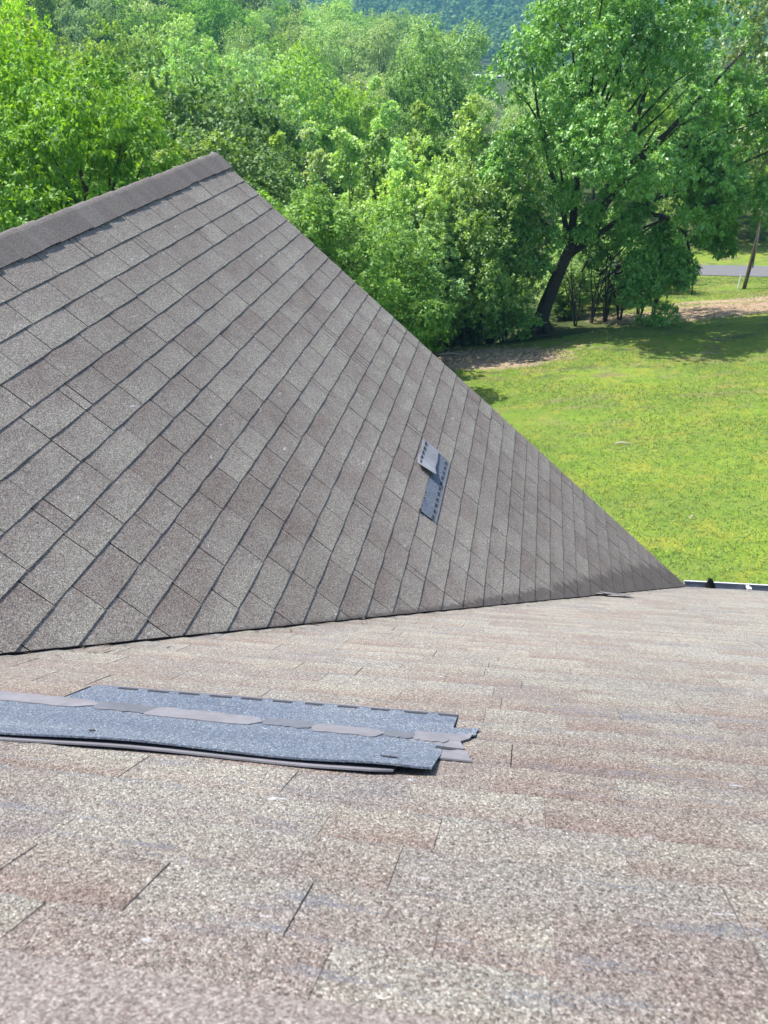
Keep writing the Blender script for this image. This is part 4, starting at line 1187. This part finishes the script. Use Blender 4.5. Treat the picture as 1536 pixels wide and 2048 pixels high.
for i_, (x_, y_, h_, k) in enumerate(mid):
    c_, w_ = P_round[k]; s = h_ / 10.0; ws = (0.45 * s + 0.55) * rnd.uniform(0.95, 1.15)
    make_tree("broadleaf_tree", c_, w_, (x_, y_, gz(x_, y_)), rnd.uniform(0, 6.28), (ws, ws, s), mlab[i_], "tree")

# scattered wood: valley, left hillside, beyond the lane
pts = [(a, b) for a, b, *_ in slen] + [(a, b) for a, b, *_ in mid]
def far_enough(x, y, r):
    return all((x - a) ** 2 + (y - b) ** 2 > r * r for a, b in pts)
zones = [("hill", 250)]
cnt = 0; tries = 0
r2_ = random.Random(12)
while cnt < 215 and tries < 9000:
    tries += 1
    d_ = 34 + 190 * r2_.random() ** 0.75
    az = r2_.uniform(-27, 31)
    x_, y_ = d_ * math.sin(math.radians(az)), d_ * math.cos(math.radians(az))
    if az > 8.5 and y_ < 56 : continue
    if x_ > 12 and y_ < 62: continue
    if abs(az - 9.2) < 2.0 and d_ > 48: continue
    sp = 3.6 + d_ * 0.028
    if az > 12: sp *= 1.25
    if not far_enough(x_, y_, sp): continue
    pts.append((x_, y_)); cnt += 1
    wis = r2_.random() < 0.25
    if -9 < az < 9 and d_ < 80 and r2_.random() < 0.55:
        c_, w_ = P_slen[r2_.randrange(3)]; s = r2_.uniform(1.0, 1.45); ws = s * r2_.uniform(1.0, 1.3)
        make_tree("slender_tree", c_, w_, (x_, y_, gz(x_, y_) - 0.2), r2_.uniform(0, 6.28), (ws, ws, s), "slender light green tree standing in the middle distance of the valley wood", "tree", "slender trees of the valley wood")
        continue
    c_, w_ = (P_wispy[r2_.randrange(2)] if wis else P_round[r2_.choice((0, 0, 1, 2, 2, 3, 3))])
    s = r2_.uniform(1.05, 1.55) * (0.92 if d_ < 60 else 1.05)
    if az > 6 and d_ > 60: s *= 0.72
    ws = s * r2_.uniform(0.85, 1.15)
    if x_ < -0.19 * y_ + 6 and d_ > 60: lab, gr = "rounded broadleaf tree on the wooded left hillside", "broadleaf trees on the left hillside"
    elif az < 12: lab, gr = "broadleaf tree in the valley wood beyond the thicket", "broadleaf trees of the valley wood"
    else: lab, gr = "tree of the wood on the far side of the lane", "trees beyond the lane"
    if wis: lab = lab.replace("rounded broadleaf tree", "sparse pale-leaved tree").replace("broadleaf tree", "sparse pale-leaved tree").replace("tree of the wood", "sparse pale-leaved tree of the wood"); gr = gr.replace("broadleaf trees", "sparse trees").replace("trees beyond", "sparse trees beyond")
    make_tree("sparse_tree" if wis else "broadleaf_tree", c_, w_, (x_, y_, gz(x_, y_) - 0.3), r2_.uniform(0, 6.28), (ws, ws, s), lab, "tree", gr)
# brushy trees right behind the lane
for i_, (x_, y_, h_) in enumerate([(30.5, 55.4, 8.2), (27.2, 57.3, 7.0), (24.3, 56.2, 7.4), (21.0, 58.5, 7.0), (17.5, 60.2, 7.6), (33.5, 53.0, 9.0), (13.5, 62.5, 8.0), (36.0, 49.5, 9)]):
    c_, w_ = (P_wispy[i_ % 2] if i_ % 2 else P_bush[3]); s = h_ / (10 if i_ % 2 else 5.1)
    make_tree("brushy_tree", c_, w_, (x_, y_, gz(x_, y_)), rnd.uniform(0, 6.28), (s * 1.1, s * 1.1, s), "tangled brushy tree at the far verge of the grey lane", "tree", "brushy trees along the far verge")

# far wooded hill: one mass of crowns
rng = np.random.default_rng(21)
N = 5200
az = np.radians(rng.uniform(-20, 27, N)); dd = 215 + 900 * rng.random(N) ** 0.8
fx, fy = dd * np.sin(az), dd * np.cos(az)
ok = ~((np.abs(np.degrees(az) - 9.0) < 2.2) & (dd < 440))
fx, fy, dd = fx[ok], fy[ok], dd[ok]
fz = ground(fx, fy)
K = 42
q = rng.normal(size=(len(fx), K, 3)); q[..., 2] = np.abs(q[..., 2]) * 0.9 - 0.25; q /= np.linalg.norm(q, axis=2)[..., None]
R_ = (rng.uniform(4.0, 6.2, len(fx)) * (0.85 + dd / 3000))[:, None, None]
cc = np.stack([fx, fy, fz + 6.5], -1)[:, None, :] + q * R_ * np.array([1, 1, 1.15]) * rng.uniform(0.75, 1.05, (len(fx), K, 1))
L = R_ * rng.uniform(0.2, 0.34, (len(fx), K, 1))
nn = q + rng.normal(size=q.shape) * 0.35 + np.array([0, 0, 0.3]); nn /= np.linalg.norm(nn, axis=2)[..., None]
a = np.cross(nn, rng.normal(size=q.shape)); a /= np.linalg.norm(a, axis=2)[..., None]; b = np.cross(nn, a)
v = np.stack([cc - a * L, cc - b * L * 0.8 - nn * L * .2, cc + a * L, cc + b * L * 0.8 - nn * L * .2], 2).reshape(-1, 3)
fm = np_mesh("far_wood", v, np.arange(len(v)), np.full(len(v) // 4, 4), ML_far)
fo = link(bpy.data.objects.new("far_wood", fm)); tag(fo, "distant blue-green wooded hills closing the valley", kind="stuff")

# ------------------------------------------------------------------ lawn detail
M_grass = leaf_mat("grass_blade", (0.10, 0.175, 0.02), (0.135, 0.21, 0.026), (0.165, 0.225, 0.034), 0.3, 0.02)
rng = np.random.default_rng(31)
N = 90000
az = np.radians(rng.uniform(2, 33, N)); dd = 6 + 42 * rng.random(N) ** 0.62
x = dd * np.sin(az); y = dd * np.cos(az)
ok = (y < 46) & (x > 0.4) & ~((y > 28.6 + 0.25 * (x - 2)) & (x < 12)) & ((x * 0.73 + y * 0.68 < 45.5) | (x < 10))
def el(cx, cy, rx, ry): return ((x - cx) / rx) ** 2 + ((y - cy) / ry) ** 2 < rng.uniform(0.5, 1.3, len(x))
ok &= ~el(4.1, 27.2, 3.2, 1.75) & ~el(18.5, 33.2, 9, 1.6)
hl = np.array(HMI)
hx = hl[0, 0] * x + hl[0, 1] * y + hl[0, 3]; hy = hl[1, 0] * x + hl[1, 1] * y + hl[1, 3]
ok &= hy > 0.1
pt = np.sin(x * 0.8 + 1.7 * np.sin(y * 0.9)) + np.sin(y * 1.3 + x * 0.35) + rng.normal(size=len(x)) * 0.7
ok &= ~((y > 18) & (pt > 0.9))
x, y = x[ok], y[ok]; z = ground(x, y)
c = np.stack([x, y, z], -1)
k = 3; c = np.repeat(c, k, 0) + rng.normal(size=(len(c) * k, 3)) * np.array([0.03, 0.03, 0])
n_ = len(c); th = rng.uniform(0, 6.28, n_); hgt = rng.uniform(0.025, 0.06, n_); w = rng.uniform(0.006, 0.012, n_)
s = np.stack([np.cos(th), np.sin(th), 0 * th], -1) * w[:, None]
t_ = c + np.stack([rng.normal(size=n_) * 0.03, rng.normal(size=n_) * 0.03, hgt], -1)
v = np.stack([c - s, c + s, t_], 1).reshape(-1, 3)
go2 = link(bpy.data.objects.new("grass", np_mesh("grass", v, np.arange(len(v)), np.full(n_, 3), M_grass))); tag(go2, "short sunlit lawn grass", kind="stuff")
M_flower = plain("yellow_petal", (0.42, 0.36, 0.03), 0.8, 0.1, 0, 0.1)
N = 17000
az = np.radians(rng.uniform(6, 33, N)); dd = 6 + 20 * rng.random(N) ** 0.7
x = dd * np.sin(az); y = dd * np.cos(az)
keep = (np.sin(x * 1.1 + 2 * np.sin(y * .6)) + np.sin(y * 1.7 + x * .4) + rng.normal(size=N) * 0.8) > 0.1
hy = hl[1, 0] * x + hl[1, 1] * y + hl[1, 3]; keep &= hy > 0.2
x, y = x[keep], y[keep]; z = ground(x, y) + rng.uniform(0.05, 0.09, len(x))
c = np.stack([x, y, z], -1); r = rng.uniform(0.005, 0.011, len(x))[:, None]
v = np.stack([c + r * np.array([math.cos(t), math.sin(t), 0.2 * math.cos(3 * t)]) for t in (0, 1.05, 2.09, 3.14, 4.19, 5.24)], 1).reshape(-1, 3)
fl = link(bpy.data.objects.new("yellow_flowers", np_mesh("yellow_flowers", v, np.arange(len(v)), np.full(len(x), 6), M_flower))); tag(fl, "small yellow flowers sprinkled over the lawn", kind="stuff")
# straw and chips
M_chip = plain("straw_chip", (0.42, 0.31, 0.2), 0.9, 0.1, 0, 0.45, 9)
N = 5200
x = np.concatenate([3.9 + 3.3 * rng.normal(size=N // 3) * 0.5, 18.5 + 9 * rng.uniform(-1, 1, 2 * N // 3)]); y = np.concatenate([27.5 + rng.normal(size=N // 3) * 0.75, 33.5 + rng.normal(size=2 * N // 3) * 1.0])
z = ground(x, y) + 0.02; c = np.stack([x, y, z], -1); th = rng.uniform(0, 3.14, len(x))
a = np.stack([np.cos(th), np.sin(th) * .6, rng.normal(size=len(x)) * .2], -1) * rng.uniform(0.04, 0.13, len(x))[:, None]; b = np.stack([-np.sin(th), np.cos(th), 0 * th], -1) * 0.012
v = np.stack([c - a - b, c + a - b, c + a + b + [0, 0, .01], c - a + b + [0, 0, .01]], 1).reshape(-1, 3)
ch = link(bpy.data.objects.new("mulch_straw", np_mesh("mulch_straw", v, np.arange(len(v)), np.full(len(x), 4), M_chip))); tag(ch, "straw and wood chips strewn below the trees", kind="stuff")

M_stick = plain("bleached_stick", (0.45, 0.36, 0.28), 0.9)
def stick(x, y, L, a, r, lab):
    mb = MB(); z0 = 0.05
    mb.tube([(L * (q - .5) * math.cos(a), L * (q - .5) * math.sin(a) + 0.06 * L * math.sin(5 * q), z0 + 0.02 * math.sin(4 * q)) for q in np.linspace(0, 1, 7)], [r * .5, r * .9, r, r, r * .9, r * .7, r * .4], 6)
    mb.tube([(L * .05 * math.cos(a), L * .05 * math.sin(a), z0), (L * .15 * math.cos(a + 1), L * .15 * math.sin(a + 1), z0 + 0.05)], [r * .6, r * .2], 5)
    o = mb.build("stick", M_stick); o.location = (x, y, gz(x, y)); tag(o, lab, "stick")
stick(5.96, 16.54, 0.38, 0.05, 0.02, "pale broken stick lying in the middle of the open lawn")
stick(5.86, 12.06, 0.2, 0.5, 0.013, "small pale stick on the lawn close to the eave corner")
stick(3.1, 27.9, 1.1, -0.1, 0.03, "long bleached branch lying on the straw at the wood's edge")
M_stick = M_bark
stick(7.2, 30.6, 1.6, 0.15, 0.05, "thick grey fallen branch at the foot of the shade tree")

# pole and marker by the lane
pz = gz(19.35, 38.64)
pole = empty("utility_pole", (19.35, 38.64, pz))
tag(pole, "brown wooden utility pole leaning slightly beside the lane", "utility pole")
M_wood = plain("weathered_pole_wood", (0.10, 0.085, 0.055), 0.9, 0.1, 0, 0.3, 5)
mb = MB(); mb.tube([(0, 0, -0.3), (0.31, 0, 3.5), (0.62, 0, 7.0)], [0.1, 0.09, 0.075], 10); mb.build("shaft", M_wood, pole)
mb = MB(); mb.box((0.14, -0.14, 1.1), (0.24, -0.08, 1.32)); mb.box((0.19, -0.13, 1.25), (0.235, -0.10, 3.2)); mb.build("conduit_box", M_back, pole)
mb = MB(); mb.box((-0.15, -0.06, 6.4), (1.3, 0.06, 6.52)); mb.build("crossarm", M_wood, pole)
M_pvc = plain("white_plastic", (0.8, 0.8, 0.8), 0.5)
mk = empty("marker_post", (19.1, 38.74, gz(19.1, 38.74)))
tag(mk, "short white marker post standing beside the foot of the utility pole", "marker post")
mb = MB(); mb.tube([(0, 0, -0.1), (0.02, 0, 0.35), (0.04, 0, 0.72)], [0.036, 0.036, 0.034], 8); mb.build("shaft", M_pvc, mk)
mb = MB(); mb.tube([(0.04, 0, 0.722), (0.042, 0, 0.76)], [0.036, 0.03], 8); mb.build("cap", M_white, mk)
fp = empty("utility_pole", (49.4, 326.0, gz(49.4, 326.0)))
tag(fp, "thin far pole standing in front of the pale strip down the valley", "utility pole")
mb = MB(); mb.tube([(0, 0, 0), (0, 0, 7.5)], [0.16, 0.12], 6); mb.build("shaft", M_back, fp)
mb = MB(); mb.box((-1.0, -0.06, 6.8), (1.0, 0.06, 6.95)); mb.build("crossarm", M_back, fp)

# ------------------------------------------------------------------ air
t = NT("valley_haze"); 
pv = t.n("ShaderNodeVolumePrincipled"); pv.inputs['Color'].default_value = (0.20, 0.56, 0.80, 1); pv.inputs['Density'].default_value = 0.00048; pv.inputs['Anisotropy'].default_value = 0.2
t.l(pv.outputs[0], t.out.inputs['Volume'])
zmin = float(ZZ.min()) - 1.5; zmax = float(ZZ.max()) + 30
mb = MB(); mb.box((-2620 - 300, -700, zmin), (2920, 3700, zmax))
hz = mb.build("haze", t.m); tag(hz, "thin blue haze over the valley", kind="stuff")

# settle every mesh's normals and triangles now, so that nothing is left to compute during the render
for me in bpy.data.meshes:
    if len(me.polygons):
        me.calc_loop_triangles()
        _ = me.polygon_normals[0].vector[0]
        _ = me.vertex_normals[0].vector[0]
        _ = me.corner_normals[0].vector[0]
